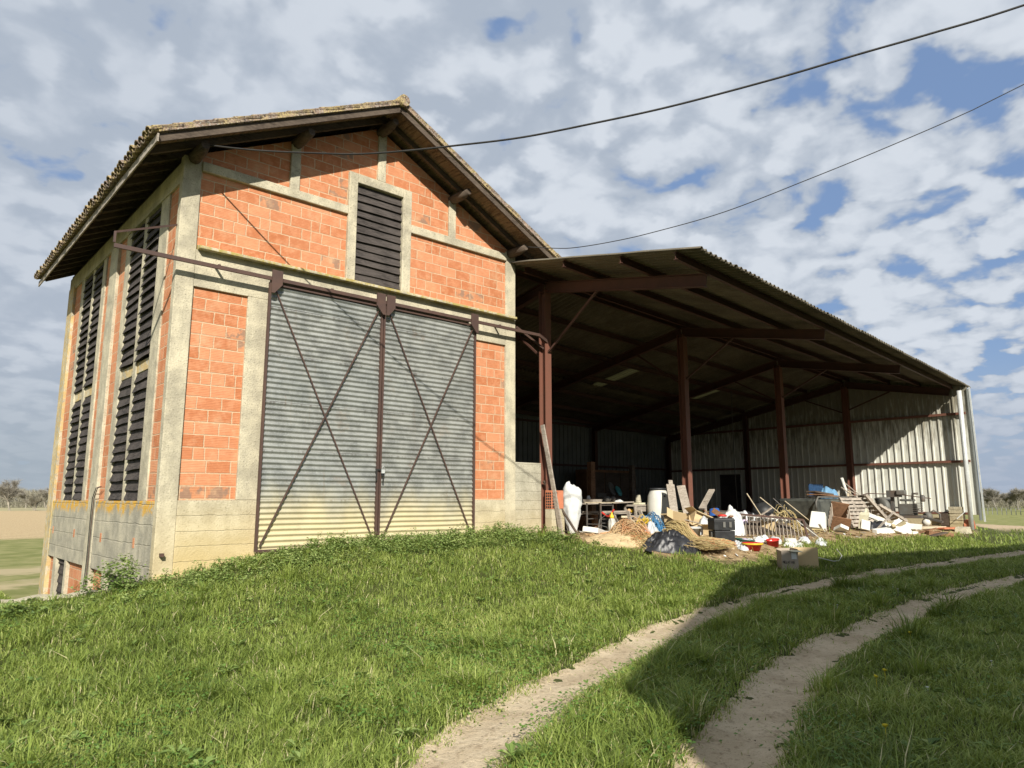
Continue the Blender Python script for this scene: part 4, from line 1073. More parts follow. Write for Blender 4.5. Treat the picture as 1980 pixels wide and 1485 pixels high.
# tarps, twine, net
single('ground_sheet', crumple(8.25, -1.9, .80, .62, .15, 3, nu=44, freq=4.2), MT['tarp_tan'], 'dusty tan ground sheet crumpled at the edge of the weeds', 'sheet')
single('foam_slab', box_thing((8.75, -.9, .90), (.7, .35, .12), (6, 8, 25)), MT['foam'], 'dirty white foam slab behind the tan ground sheet', 'slab', bevel=.02)
single('twine_heap', tangle(8.98, -1.7, .52, .45, .42, 520, .006, 7, L=.55), MT['orange'], 'round tangled heap of faded orange baler twine', 'twine')
single('straw_heap', tangle(8.95, -2.05, .75, .45, .2, 420, .005, 17, L=.45), MT['straw'], 'thin mat of straw coloured twine spreading below the orange heap', 'twine')
single('straw_heap', tangle(9.60, -2.42, .50, .36, .50, 1000, .0065, 9, direc=R(-58), L=.85), MT['straw'], 'large combed heap of yellow and brown twine sloping to the grass', 'twine')
single('straw_heap', tangle(9.72, -2.42, .42, .32, .50, 280, .0068, 19, direc=R(-56), L=.85), MT['orange'], 'reddish strands over the right side of the combed twine heap', 'twine')
single('blue_net', tangle(9.85, -1.6, .42, .30, .52, 460, .007, 12, L=.35), MT['blue_net'], 'crumpled bright blue net behind the black tarpaulin', 'net')
single('net_bag', tangle(9.5, -1.7, .24, .26, .48, 170, .007, 14, L=.3), MT['yellow'], 'small tangle of yellow net left of the blue net', 'net')
single('plastic_film', crumple(9.35, -1.95, .24, .22, .40, 23, nu=20, freq=2.6), MT['clear'], 'pale crumpled plastic film between the orange twine and the blue net', 'plastic film')
single('black_tarpaulin', crumple(8.90, -2.78, .62, .30, .40, 11, nu=44, freq=3.4, rz=R(-32)), MT['tarp_black'], 'crumpled black tarpaulin lying at the grass edge before the twine', 'tarpaulin')
single('black_scrap', box_thing((8.05, -2.9, .62), (.2, .14, .12), (20, 30, 40), .5), MT['tarp_black'], 'small torn black scrap at the grass edge left of the tarpaulin', 'scrap')
# tool boxes
t = thing('tool_trolley', (10.80, -2.78, .53), 'tall black plastic tool trolley with grey latches', 'tool box', rz=R(-34))
f = MB(); f.obox((0, 0, .20), (.44, .34, .38), (0,0,0), 1.06); f.build('lower_bin', MT['black_plastic'], t, local=True, bevel=.015)
f = MB(); f.obox((0, 0, .50), (.48, .36, .20)); f.obox((0, 0, .63), (.50, .38, .06), (0,0,0), .9); f.build('upper_box', MT['black_plastic'], t, local=True, bevel=.012)
for x_, z_ in ((-.02, .52), (.12, .52)):
    f = MB(); f.box(x_-.028, x_+.028, -.205, -.182, z_-.06, z_+.06); f.build('latch', MT['machine'], t, local=True, bevel=.004)
f = MB(); f.box(-.262, -.242, -.06, .04, .20, .36); f.build('latch', MT['machine'], t, local=True, bevel=.004)
single('red_disc', MB().lathe((10.95, -2.72, 1.215), [(.09,0),(.10,.015),(.095,.035),(.05,.05)], 18), MT['red'], 'red plastic disc lying on top of the black tool trolley', 'disc')
t = thing('white_bucket', (10.35, -2.35, .66), 'white bucket with a green label behind the tool trolley', 'bucket')
bucket((10.35, -2.35, .66), .13, .17, .32).build('bucket_body', MT['white_plastic'], t)
MB().lathe((10.35, -2.35, .98), [(.17,0),(.17,.02),(.001,.025)], 18).build('lid', MT['clear'], t)
MB().tube([(10.08, -2.25, .96), (10.12, -2.42, .80), (10.25, -2.46, .76), (10.38, -2.42, .82), (10.42, -2.25, .96)], .006, 5).build('handle', MT['white_plastic'], t)
single('blue_bucket', bucket((13.35, -1.0, 1.34), .12, .155, .2, (168, 8, 0)), MT['blue'], 'bright blue bucket upside down on the heap behind the tool trolley', 'bucket')
single('broken_frame', MB().bar((13.1, -.9, .8), (13.25, -.8, 1.55), .05, .05).bar((13.0, -.85, 1.35), (13.75, -.7, 1.85), .16, .04).bar((12.9, -.8, 1.1), (13.6, -.8, 1.2), .04, .04), MT['grey_wood'], 'broken grey wooden frame sticking up behind the blue bucket', 'frame')
for i, (x_, y_, rx, ry, h_, s_, mt, lab) in enumerate(((12.55, -1.95, .42, .35, .72, 31, 'sack', 'large white sack heaped behind the tool trolley'), (13.3, -1.6, .40, .35, .66, 32, 'pink', 'pale lilac sack right of the large white one'), (14.2, -1.4, .36, .3, .72, 33, 'clear', 'cloudy plastic bag bulging above the left end of the hay rack'), (12.0, -1.65, .3, .26, .55, 35, 'clear', 'crumpled clear film between the cartons and the white sack'), (15.2, -1.1, .45, .35, .62, 36, 'tarp_black', 'dark sack lying behind the hay rack'), (16.4, -1.0, .5, .4, .55, 37, 'card_dull', 'dull brown sack behind the middle of the hay rack'), (17.4, -.4, .5, .4, .5, 38, 'tarp_black', 'black sheet heap left of the trough'), (14.9, -1.9, .3, .25, .45, 39, 'sack', 'small white bag caught behind the rack bars'))):
    single('sack', crumple(x_, y_, rx, ry, h_, s_, nu=20, freq=1.5, ridge=False), MT[mt], lab, 'sack')
single('round_basket', MB().lathe((17.85, .1, 1.15), [(.02,-.36),(.26,-.3),(.36,-.1),(.36,.1),(.26,.3),(.02,.36)], 22), MT['black_plastic'], 'big dark round drum end in the shade left of the third post', 'drum')
# hay rack: tilted frame of bars
t = thing('hay_rack', (13.4, -2.5, .7), 'rusty steel hay rack with slanting bars lying on its side', 'hay rack')
TL, TR = Vector((12.75, -1.95, 1.24)), Vector((14.45, -2.85, 1.08)); BL, BR = Vector((12.25, -2.25, .72)), Vector((13.95, -3.2, .60))
f = MB(); f.bar(TL, TR, .05, .05); f.bar(BL, BR, .05, .05); f.bar(TL, BL, .045, .045); f.bar(TR, BR, .045, .045); f.build('rack_frame', MT['rust'], t)
f = MB()
for i in range(1, 19):
    q = i/19; f.tube([TL.lerp(TR, q), BL.lerp(BR, min(1, q-.02))], .011, 5)
f.pieces('rack_bar', MT['grey_wood'], t)
f = MB(); o_ = Vector((.25, .5, -.02)); f.add([TL+o_+Vector((0,0,-.1)), TR+o_+Vector((0,0,-.1)), BR+o_*.6, BL+o_*.6], [(0,1,2,3)]); f.build('rack_back', MT['timber'], t, thick=.02)
f = MB(); f.bar(TR, TR+Vector((.15, -.22, -.5)), .05, .05); f.bar(TR+Vector((.25, .15, 0)), TR+Vector((.3, -.3, -.55)), .045, .045); f.pieces('rack_leg', MT['grime'], t)
rg = random.Random(77)
for i in range(7):
    q = .15+i*.11; p_ = TL.lerp(TR, q)+Vector((.1, .12, -.06))
    single('foam_piece', box_thing(p_, (.14, .06, .11), (rg.uniform(-20,20), rg.uniform(-20,20), rg.uniform(-60,0))), MT['foam'], 'white foam piece wedged behind the top of the hay rack bars', 'foam piece', 'white pieces behind the hay rack bars')
single('twine_on_rack', tangle(14.9, -2.1, .5, .4, .72, 160, .008, 44, L=.7), MT['straw'], 'loose straw coloured twine piled on the right end of the hay rack', 'twine')
for a_, c_, lab in (((14.6, -1.9, .75), (14.15, -1.5, 1.75), 'thin pale cane sticking up left of the third post'), ((15.9, -2.0, .8), (15.0, -1.4, 1.65), 'long pale cane leaning left above the hay rack'), ((16.4, -2.4, .75), (15.6, -1.8, 1.55), 'slanting grey lath right of the hay rack')):
    single('cane', MB().tube([a_, c_], .016, 5), MT['pale_wood'], lab, 'cane')
t = thing('marker_stake', (14.6, -3.3, .58), 'long thin stake, dark above and white below, leaning right of the hay rack', 'stake')
MB().tube([(14.55, -3.25, .60), (14.2, -2.8, 1.08)], .013, 6).build('lower_end', MT['white_plastic'], t)
MB().tube([(14.2, -2.8, 1.08), (13.85, -2.4, 1.62)], .015, 6).build('upper_end', MT['grime'], t)
# basins, buckets
t = thing('red_basin', (11.15, -3.3, .50), 'red basin with a yellow rim at the grass edge', 'basin')
bucket((11.15, -3.3, .50), .15, .21, .17).build('basin_body', MT['red'], t)
MB().lathe((11.15, -3.3, .63), [(.205,0),(.222,.0),(.225,.03),(.21,.035)], 24, cap=False).build('rim', MT['yellow'], t, thick=.004)
single('green_basin', bucket((11.6, -2.85, .62), .16, .22, .09, (6, 4, 0)), MT['green'], 'shallow dark green basin behind the red and yellow one', 'basin')
single('pink_rag', crumple(11.6, -2.85, .13, .1, .07, 52, zb=.66, nu=12), MT['pink'], 'crumpled pinkish rag in the green basin', 'rag')
single('red_bucket', bucket((12.15, -3.25, .52), .11, .14, .18, (0, -10, 0)), MT['red'], 'small bright red bucket before the hay rack', 'bucket')
single('paint_roll', MB().lathe((12.75, -3.35, .62), [(.04,-.12),(.09,-.12),(.09,.12),(.04,.12)], 18, (90, 0, 40)), MT['white_plastic'], 'white roll with a dark core lying right of the red bucket', 'roll')
rg = random.Random(9)
lit = [('bottle', 'clear'), ('plastic_bag', 'clear'), ('plastic_bag', 'sack'), ('bottle', 'white_plastic'), ('paper', 'foam'), ('plastic_bag', 'clear')]
names = {'bottle': 'plastic bottle', 'plastic_bag': 'crumpled plastic bag', 'paper': 'scrap of white paper'}
for i in range(34):
    k, mt = lit[i % 6]; x_ = rg.uniform(10.9, 14.2); y_ = rg.uniform(-3.45, -2.75)+(x_-12.5)*-.12
    z_ = gz(x_, y_)
    if k == 'bottle': b = MB().lathe((x_, y_, z_+.04), [(.03,-.1),(.035,-.09),(.035,.04),(.015,.08),(.015,.11)], 10, (90, 0, rg.uniform(0, 180)))
    elif k == 'paper': b = box_thing((x_, y_, z_+.03), (.16, .11, .012), (rg.uniform(-30,30), rg.uniform(-30,30), rg.uniform(0,90)))
    else: b = crumple(x_, y_, .15, .12, .11, 100+i, nu=18, freq=2.4, ridge=(i % 2 == 0))
    single(k, b, MT[mt], {'clear': 'cloudy ', 'sack': 'white ', 'white_plastic': 'opaque white ', 'foam': '', 'blue_sheet': 'pale blue '}[mt]+names[k]+' in the litter between the tool trolley and the rack', names[k], 'litter below the hay rack')
# trough and the heap by the right wall
t = thing('trough', (20.2, -.7, .72), 'big dusty dark plastic trough in front of the right wall', 'trough')
f = MB(); f.prism([(18.85, 1.62), (19.05, 1.02), (19.45, .74), (20.9, .74), (21.5, 1.1), (21.65, 1.62)], 1, -1.15, .15)
f.build('trough_body', MT['grey_plastic'], t, bevel=.09)
f = MB(); f.tube([(18.83, -1.15, 1.28), (18.80, -1.17, 1.52), (18.95, -1.17, 1.66), (21.6, -1.15, 1.66)], .03, 6); f.build('rim_pipe', MT['machine'], t)
single('trough_board', box_thing((20.6, -.6, 1.72), (1.7, .45, .04), (0, 2, 4)), MT['brown_wood'], 'brown board laid across the top of the dark trough', 'board')
single('trough_board', box_thing((20.55, -.5, 1.80), (1.1, .35, .05), (0, 5, -6)), MT['timber'], 'nearly black board on the brown board over the trough', 'board')
single('blue_board', box_thing((22.1, .35, 1.92), (1.2, .03, .42), (0, 0, 3)), MT['dark_blue'], 'dark blue board standing behind the trough', 'board')
single('blue_sheeting', crumple(22.15, -.05, .62, .25, .52, 61, zb=1.62, nu=20, freq=1.3, ridge=False), MT['blue_sheet'], 'faded light blue plastic sheeting draped before the dark blue board', 'sheeting')
single('cable_drum', MB().lathe((22.0, -.85, 1.58), [(.001,-.03),(.34,-.03),(.34,.03),(.001,.03)], 28, (90, 0, 15)), MT['pale_wood'], 'round pale wooden disc standing on edge behind the pallets', 'disc', bevel=.005)
def pallet(loc, rot, lab, n=9, w=1.0, l=1.2):
    t = thing('pallet', loc, lab, 'pallet', 'pallets in the heap'); t.rotation_euler = [R(a) for a in rot]
    f = MB()
    for i in range(n): f.obox((0, -l/2+l*(i+.5)/n, .05), (w, l/n*.68, .02))
    f.pieces('deck_board', MT['grey_wood'], t, local=True)
    f = MB()
    for x_ in (-w/2+.05, 0, w/2-.05): f.obox((x_, 0, -.0), (.09, l, .075))
    f.pieces('runner', MT['grey_wood'], t, local=True); return t
pallet((20.35, -1.75, 1.17), (62, 0, -22), 'grey pallet leaning upright against the trough with level boards', 8, .95, 1.05)
pallet((21.3, -1.75, 1.20), (48, 4, 62), 'pallet leaning right of the upright one with its boards running downhill', 8, 1.0, 1.35)
pallet((22.3, -1.75, 1.02), (28, 14, 70), 'pallet lying flatter at the right of the heap', 7, 1.0, 1.2)
for k, (a_, c_) in enumerate((((21.6, -.9, 2.15), (22.0, -2.0, 1.0)), ((21.4, -.85, 2.0), (21.5, -2.1, 1.0)), ((21.85, -.85, 1.95), (22.4, -2.0, 1.1)))):
    single('lath', MB().bar(a_, c_, .06, .03), MT['grey_wood'], 'grey lath slanting down over the pallets', 'lath', 'laths over the pallets')
single('white_pipe', MB().tube([(23.6, -.35, .75), (22.9, -.25, 2.35)], .05, 10), MT['white_plastic'], 'white plastic pipe leaning on the wall behind the pallets', 'pipe')
t = thing('slatted_crate', (17.6, -2.3, .72), 'brown slatted crate tilted between the white box and the pallets', 'crate', rz=R(20)); t.rotation_euler = (R(12), R(-28), R(25))
f = MB()
for i in range(5): f.box(-.42, .42, -.24, -.22, .02+i*.13, .085+i*.13); f.box(-.42, .42, .22, .24, .02+i*.13, .085+i*.13)
f.pieces('slat', MT['card_dull'], t, local=True)
f = MB(); f.box(-.45, -.42, -.24, .24, 0, .66); f.box(.42, .45, -.24, .24, 0, .66); f.pieces('crate_end', MT['brown_wood'], t, local=True)
single('polystyrene_box', box_thing((16.35, -2.35, .98), (.58, .42, .46), (6, 14, 22), .85), MT['foam'], 'white foam box standing alone left of the slatted crate', 'foam box', bevel=.02)
single('foam_offcut', box_thing((16.6, -2.85, .80), (.34, .24, .10), (25, 20, 60)), MT['foam'], 'small white foam lid in front of the white foam box', 'foam piece', bevel=.01)
single('white_stick', box_thing((16.0, -2.6, .82), (.55, .06, .05), (0, 30, 10)), MT['foam'], 'thin white stick beside the white foam box', 'stick')
rg = random.Random(21)
labs = ['long white foam profile lying lowest along the grass edge', 'white foam profile crossing the middle of the white heap', 'white foam angle piece at the top of the white heap', 'dirty white foam bar under the pallets', 'short thick white foam block near the centre of the heap']
for i, (c_, s_, r_) in enumerate((((18.4, -3.35, .72), (1.25, .16, .15), (0, -3, -8)), ((19.35, -3.0, .86), (.75, .2, .12), (5, 14, -30)), ((19.5, -2.6, 1.06), (.75, .22, .12), (6, 18, -20)), ((19.4, -3.5, .65), (1.1, .14, .10), (0, 4, -6)), ((17.95, -2.95, .84), (.26, .24, .26), (10, 20, 30)))):
    single('foam_profile', box_thing(c_, s_, r_), MT['foam'], labs[i], 'foam profile', bevel=.008, jit=.018)
single('foam_debris', crumple(19.75, -3.2, .42, .28, .30, 71, nu=30, freq=4.5), MT['foam'], 'bright white heap of crumpled film and foam at the right of the pallets', 'debris heap')
single('cardboard_piece', box_thing((18.35, -2.75, .98), (.30, .22, .42), (10, -12, 15)), MT['cream'], 'cream cardboard piece standing before the upright pallet', 'cardboard')
single('cardboard_piece', box_thing((18.9, -2.6, 1.06), (.42, .05, .40), (14, 24, 15)), MT['cream'], 'folded cream sheet leaning right of the cream cardboard piece', 'cardboard')
single('long_lath', MB().bar((17.95, -3.2, .70), (20.2, -2.9, 1.20), .05, .035), MT['grey_wood'], 'long grey lath rising from the heap foot across the pallets', 'lath')
single('dark_bag', crumple(19.0, -2.85, .45, .3, .34, 73, nu=16, freq=2.2, ridge=False), MT['tarp_black'], 'dark bag in the hollow under the long lath', 'bag')
for i, (c_, s_, r_, lab) in enumerate((((19.9, -4.05, .56), (.9, .18, .035), (0, -10, -28), 'dark plank lying at the grass edge right of the white heap'), ((20.55, -4.0, .58), (.8, .2, .12), (0, 6, -35), 'brown squared timber lying right of the dark plank'), ((20.3, -3.7, .66), (.7, .12, .03), (4, -14, -50), 'thin grey plank propped on the dark plank'))):
    single('ground_plank', box_thing(c_, s_, r_), MT['brown_wood' if i else 'timber'], lab, 'plank')
rg = random.Random(31)
for i in range(12):
    x_ = 18.6+rg.random()*2.1; y_ = -3.55+rg.random()*.9
    single('foam_chunk', box_thing((x_, y_, gz(x_, y_)+.08+rg.random()*.22), (rg.uniform(.18, .5), rg.uniform(.1, .2), rg.uniform(.07, .14)), (rg.uniform(-30, 30), rg.uniform(-35, 35), rg.uniform(0, 180))), MT['foam' if i % 3 else 'conc_block'], 'broken white foam chunk in the heap below the pallets', 'foam piece', 'foam chunks below the pallets', bevel=.008, jit=.022)
# dark bin with hoop, engine trolley
t = thing('dustbin', (24.0, -1.22, .7), 'tall dark dustbin behind the pallets', 'bin')
MB().lathe((24.0, -1.22, .7), [(.22,0),(.24,.03),(.29,.84),(.31,.86),(.31,.90),(.27,.90)], 26).build('bin_body', MT['black_plastic'], t)
MB().lathe((24.0, -1.22, 1.60), [(.31,0),(.31,.03),(.2,.06),(.001,.07)], 26).build('lid', MT['machine'], t)
single('hoop_rail', MB().tube([(22.9, -.8, 1.05), (22.85, -.8, 1.5), (23.0, -.85, 1.74), (23.3, -.95, 1.80), (24.1, -1.7, 1.76), (24.15, -2.7, 1.62)], .017, 6), MT['rust'], 'thin bent steel rail running over the dustbin to the engine', 'rail')
t = thing('engine_trolley', (23.6, -1.9, .70), 'oily grey engine on a low two wheeled trolley by the right wall', 'engine')
f = MB(); f.obox((23.55, -1.95, .93), (.55, 1.15, .07), (0,0,0)); f.bar((23.4, -2.5, .93), (23.3, -3.0, .82), .05, .05); f.build('chassis', MT['grime'], t)
f = MB(); f.obox((23.5, -2.15, 1.11), (.34, .36, .28)); f.obox((23.5, -2.15, 1.34), (.30, .30, .06)); f.build('engine_block', MT['machine'], t, bevel=.02)
f = MB()
for k in range(6): f.obox((23.42, -2.42, 1.04+k*.045), (.22, .16, .014))
f.build('cooling_fin', MT['grime'], t)
f = MB(); f.lathe((23.3, -1.6, 1.16), [(.001,-.07),(.20,-.07),(.22,-.03),(.22,.03),(.20,.07),(.001,.07)], 24, (90, 0, 60)); f.build('flywheel', MT['machine'], t)
f = MB(); f.bar((23.45, -1.8, .95), (23.45, -1.8, 1.48), .09, .07); f.bar((23.35, -1.5, .96), (23.45, -1.78, 1.25), .04, .04); f.obox((23.45, -1.85, 1.50), (.26, .30, .17)); f.build('tank_stand', MT['grime'], t)
f = MB(); f.obox((23.4, -2.05, 1.53), (.22, .22, .12), (0,0,10)); f.build('fuel_tank', MT['machine'], t, bevel=.02)
f = MB(); f.tube([(23.4, -2.3, 1.35), (23.4, -2.32, 1.5), (23.38, -2.45, 1.5)], .03, 8); f.lathe((23.4, -2.55, 1.30), [(.05,0),(.06,.03),(.06,.14),(.03,.17)], 12); f.build('exhaust', MT['grime'], t)
for y_ in (-1.72,):
    for x_ in (23.22, 23.86):
        w = MB().lathe((x_, y_, .84), [(.08,-.05),(.14,-.05),(.15,-.02),(.15,.02),(.14,.05),(.08,.05)], 22, (90, 0, 90)).build('wheel', MT['rubber'], t)
        MB().lathe((x_, y_, .84), [(.001,-.04),(.08,-.035),(.08,.035),(.001,.04)], 16, (90, 0, 90)).build('rim', MT['machine'], w)
for ch in [t]+list(t.children): pass
t.scale = (1.3, 1.3, 1.35); t.location = (23.35, -1.95, .70)
t = thing('pump', (23.7, -2.85, .70), 'small round pump lying beyond the engine trolley above the white ball', 'pump')
MB().lathe((23.6, -2.75, 1.02), [(.001,-.1),(.13,-.1),(.15,-.03),(.15,.04),(.10,.1),(.001,.1)], 20, (80, 0, 50)).build('pump_body', MT['machine'], t)
MB().tube([(23.6,-2.75,1.1),(23.7,-2.9,1.22),(23.8,-3.05,1.1),(23.8,-3.05,.75)], .03, 8).bar((23.7,-2.7,.7),(23.6,-2.75,.98),.05,.05).build('pump_pipe', MT['grime'], t)
single('white_ball', MB().lathe((23.45, -2.72, .70), [(.01,0),(.08,.02),(.125,.075),(.135,.135),(.11,.20),(.06,.245),(.01,.26)], 22), MT['white_plastic'], 'white round float ball in front of the pump', 'float ball')
# stack of blocks, clay pipe and plate at the right end
for k in range(6):
    lab = ['lowest', 'second lowest', 'third', 'fourth', 'second from top', 'topmost'][k]
    b = MB(); z_ = .66+k*.115; x_ = 24.24+.015*math.sin(k*3); b.obox((x_, -3.42+.01*math.cos(k*5), z_+.055), (.20, .40, .105), (0, 0, 3*math.sin(k*2)))
    single('concrete_block', b, MT['conc_block'], lab+' grey block in the stack by the downpipe', 'block', 'stack of grey blocks', bevel=.008)
single('clay_arch', MB().prism([(0,0),(.10,0),(.10,.06),(.14,.14),(.22,.18),(.30,.14),(.34,.06),(.34,0),(.44,0),(.44,.14),(.34,.27),(.22,.31),(.10,.27),(0,.14)], 1, 0, .22), MT['clay'], 'orange clay arch piece standing right of the block stack', 'clay piece', local=True).location = (24.12, -3.86, .62)
single('clay_plate', box_thing((23.0, -3.55, .67), (1.1, .28, .05), (0, 0, -12)), MT['clay'], 'flat orange clay plate lying before the block stack', 'clay plate', bevel=.005)
single('cut_block', MB().prism([(0,0),(.55,0),(.42,.22),(.10,.20)], 1, 0, .35), MT['conc'], 'grey wedge of concrete at the foot of the downpipe', 'concrete lump', local=True, bevel=.01).location = (22.9, -4.05, .50)
single('pale_slab', box_thing((21.9, -3.0, .70), (2.4, .55, .05), (0, 0, -8)), MT['pale_wood'], 'pale sandy slab along the ground before the wall', 'slab')
single('dark_niche_board', box_thing((24.15, -3.05, .92), (.05, .28, .42)), MT['timber'], 'dark board on edge left of the block stack', 'board')
# inside the shed
single('wooden_post', MB().bar((13.6, 3.5, .7), (13.6, 3.5, 2.75), .19, .16), MT['brown_wood'], 'square wooden post standing free behind the work table', 'post')
single('wooden_post', MB().bar((15.7, 3.6, .7), (15.75, 3.6, 2.72), .15, .13), MT['timber'], 'thinner dark wooden post right of the square one', 'post')
single('hanging_rope', MB().tube([(20.35, 2.5, zs(20.35, 2.5)-.4), (20.33, 2.5, 3), (20.3, 2.45, 1.2)], .014, 5), MT['machine'], 'long grey rope hanging from the roof between second and third post', 'rope')
single('pulley', MB().lathe((20.35, 2.5, zs(20.35, 2.5)-.45), [(.04,-.04),(.13,-.04),(.09,0),(.13,.04),(.04,.04)], 16, (90, 0, 30)), MT['grime'], 'dark pulley wheel under the roof at the top of the rope', 'pulley')
t = thing('dark_cupboard', (18.6, 7.4, .72), 'dark brown wooden cupboard against the back wall', 'cupboard')
MB().box(17.6, 20.6, 7.3, 7.9, .72, 2.75).build('cupboard_body', MT['brown_wood'], t)
f = MB(); f.box(17.7, 18.6, 7.27, 7.297, .85, 2.65); f.box(18.66, 19.55, 7.27, 7.297, .85, 2.65); f.box(19.6, 20.5, 7.27, 7.297, .85, 2.65); f.pieces('cupboard_door', MT['timber'], t)
t = thing('inner_bench', (15.5, 4.8, .74), 'low dark bench deep in the shed carrying a fan and boxes', 'bench')
MB().obox((15.7, 4.9, 1.62), (2.4, .7, .05)).build('bench_top', MT['timber'], t)
f = MB()
for x_ in (14.6, 16.8):
    for y_ in (4.6, 5.2): f.bar((x_, y_, .72), (x_, y_, 1.6), .07, .07)
f.pieces('leg', MT['timber'], t)
t = thing('table_fan', (16.05, 4.7, 1.65), 'white and turquoise fan lying on the inner bench', 'fan')
MB().lathe((16.0, 4.7, 1.95), [(.17,-.03),(.24,-.03),(.25,0),(.24,.03),(.17,.03)], 24, (70, 0, 20)).build('fan_guard', MT['machine'], t)
MB().lathe((16.3, 4.65, 1.88), [(.001,-.02),(.17,-.03),(.2,0),(.17,.03),(.001,.02)], 20, (60, 30, 0)).build('fan_blade', plain('turquoise', (.10, .40, .40), .4, bs=0), t)
single('paper_stack', box_thing((15.25, 4.7, 1.73), (.6, .35, .14), (0, 0, 12)), MT['machine'], 'pale stack of papers left of the fan on the inner bench', 'papers')
single('white_canister', MB().lathe((17.0, 4.6, 1.65), [(.12,0),(.13,.03),(.13,.26),(.07,.33),(.06,.36)], 16), MT['machine'], 'pale canister at the right end of the inner bench', 'canister')
for i, (x_, y_, z_, s_, mt, lab) in enumerate(((12.6, 2.4, .9, (.8,.5,.35), 'timber', 'dark chest on the floor behind the work table'), (14.2, 2.6, .95, (.7,.6,.5), 'grime', 'greasy dark crate behind the white drum'), (11.3, 2.0, .95, (.6,.4,.4), 'brown_wood', 'brown box under the back of the work table'), (15.6, 1.6, .95, (.8,.6,.45), 'timber', 'dark box in the shade behind the second post'), (17.2, 1.4, .9, (1.2,.6,.35), 'grime', 'low dark crate behind the hay rack'), (18.4, 1.2, .9, (.9,.7,.32), 'timber', 'flat dark box left of the trough'))):
    single('crate', box_thing((x_, y_, z_+.0), s_, (0, 0, 15*i)), MT[mt], lab, 'crate', bevel=.01)
for i, pts in enumerate((((9.3, -.5, .80), (9.6, -.3, 1.12), (10.0, -.2, 1.25), (10.6, .1, 1.25)), ((9.25, -.45, .8), (9.5, -.4, 1.0), (9.75, -.4, .95), (9.8, -.4, .8)), ((9.6, -.6, .8), (9.9, -.4, 1.05), (10.1, -.2, 1.15)))):
    single('bent_cable', MB().tube(pts, .008, 5), MT['machine'], 'pale springy cable curling between the white sack and the table', 'cable', 'curling cables beside the white sack')
single('foam_block', box_thing((9.35, -.7, .83), (.5, .22, .09), (0, 0, 20)), MT['foam'], 'low white foam block on the ground below the curling cables', 'foam piece', bevel=.01)
rg = random.Random(64)
for i in range(26):
    x_ = rg.uniform(11.3, 16.8); y_ = rg.uniform(-1.9, .6); L_ = rg.uniform(.5, 1.3); a_ = rg.uniform(0, 6.28); z_ = .80+rg.uniform(0, .38)
    c_ = Vector((x_, y_, z_)); d_ = Vector((math.cos(a_)*L_/2, math.sin(a_)*L_/2, rg.uniform(-.12, .28)))
    single('scrap_board', MB().bar(c_-d_, c_+d_, rg.uniform(.06, .18), rg.uniform(.02, .05)), MT[('grey_wood', 'brown_wood', 'timber', 'pale_wood', 'grey_wood')[i % 5]], 'weathered scrap board in the heap between the white drum and the hay rack', 'board', 'scrap boards in the heap')
for i, (x_, y_, s_, mt, lab) in enumerate(((12.9, -.6, (.5,.4,.45), 'black_plastic', 'black plastic crate behind the tilted cartons'), (14.6, -.5, (.6,.45,.5), 'grime', 'greasy dark crate behind the cloudy bag'), (15.9, -.6, (.7,.4,.42), 'brown_wood', 'brown wooden crate behind the end of the hay rack'), (13.9, -2.2, (.35,.3,.3), 'card', 'small carton showing behind the hay rack bars'))):
    single('crate', box_thing((x_, y_, .76+s_[2]/2), s_, (4, -5, 20+30*i)), MT[mt], lab, 'crate', bevel=.01)
# debris scattered over the dirt: small wood chips and crumbs, not countable
NQ = np.random.default_rng(77); n = 2600
x = NQ.uniform(7.6, 24, n); y = NQ.uniform(-4.0, 2.4, n); k = y > dirt_edge(x)-.1; x, y = x[k], y[k]; n = len(x); z = g(x, y)+.004
a = NQ.uniform(0, 3.14, n); L_ = NQ.uniform(.015, .09, n); w_ = NQ.uniform(.006, .03, n); dx, dy = np.cos(a), np.sin(a)
P0 = np.stack([x-dx*L_, y-dy*L_, z], 1); P1 = np.stack([x+dx*L_, y+dy*L_, z+NQ.uniform(0, .03, n)], 1); sd = np.stack([-dy*w_, dx*w_, NQ.uniform(0, .015, n)], 1)
V_ = np.stack([P0-sd, P1-sd*.6, P1+sd, P0+sd*.7], 1).reshape(-1, 3); F_ = np.arange(n*4).reshape(-1, 4)
m, N = new_mat('litter_crumbs'); at = N.new('ShaderNodeAttribute'); at.attribute_name = 'tint'; t_ = at.outputs['Fac']
c = N.mix(N.ramp(t_, 0, .6), (.10, .07, .045), (.48, .38, .24)); c = N.mix(N.math('GREATER_THAN', t_, .86), c, (.72, .72, .68)); N.put(N.b.inputs['Base Color'], c); N.b.inputs['Roughness'].default_value = .9
o = npmesh('wood_chips', V_, F_, m, np.repeat(NQ.random(n), 4)); tag(o, 'scattered chips, straw and scraps over the sandy floor before the shed', 'litter', kind='stuff')

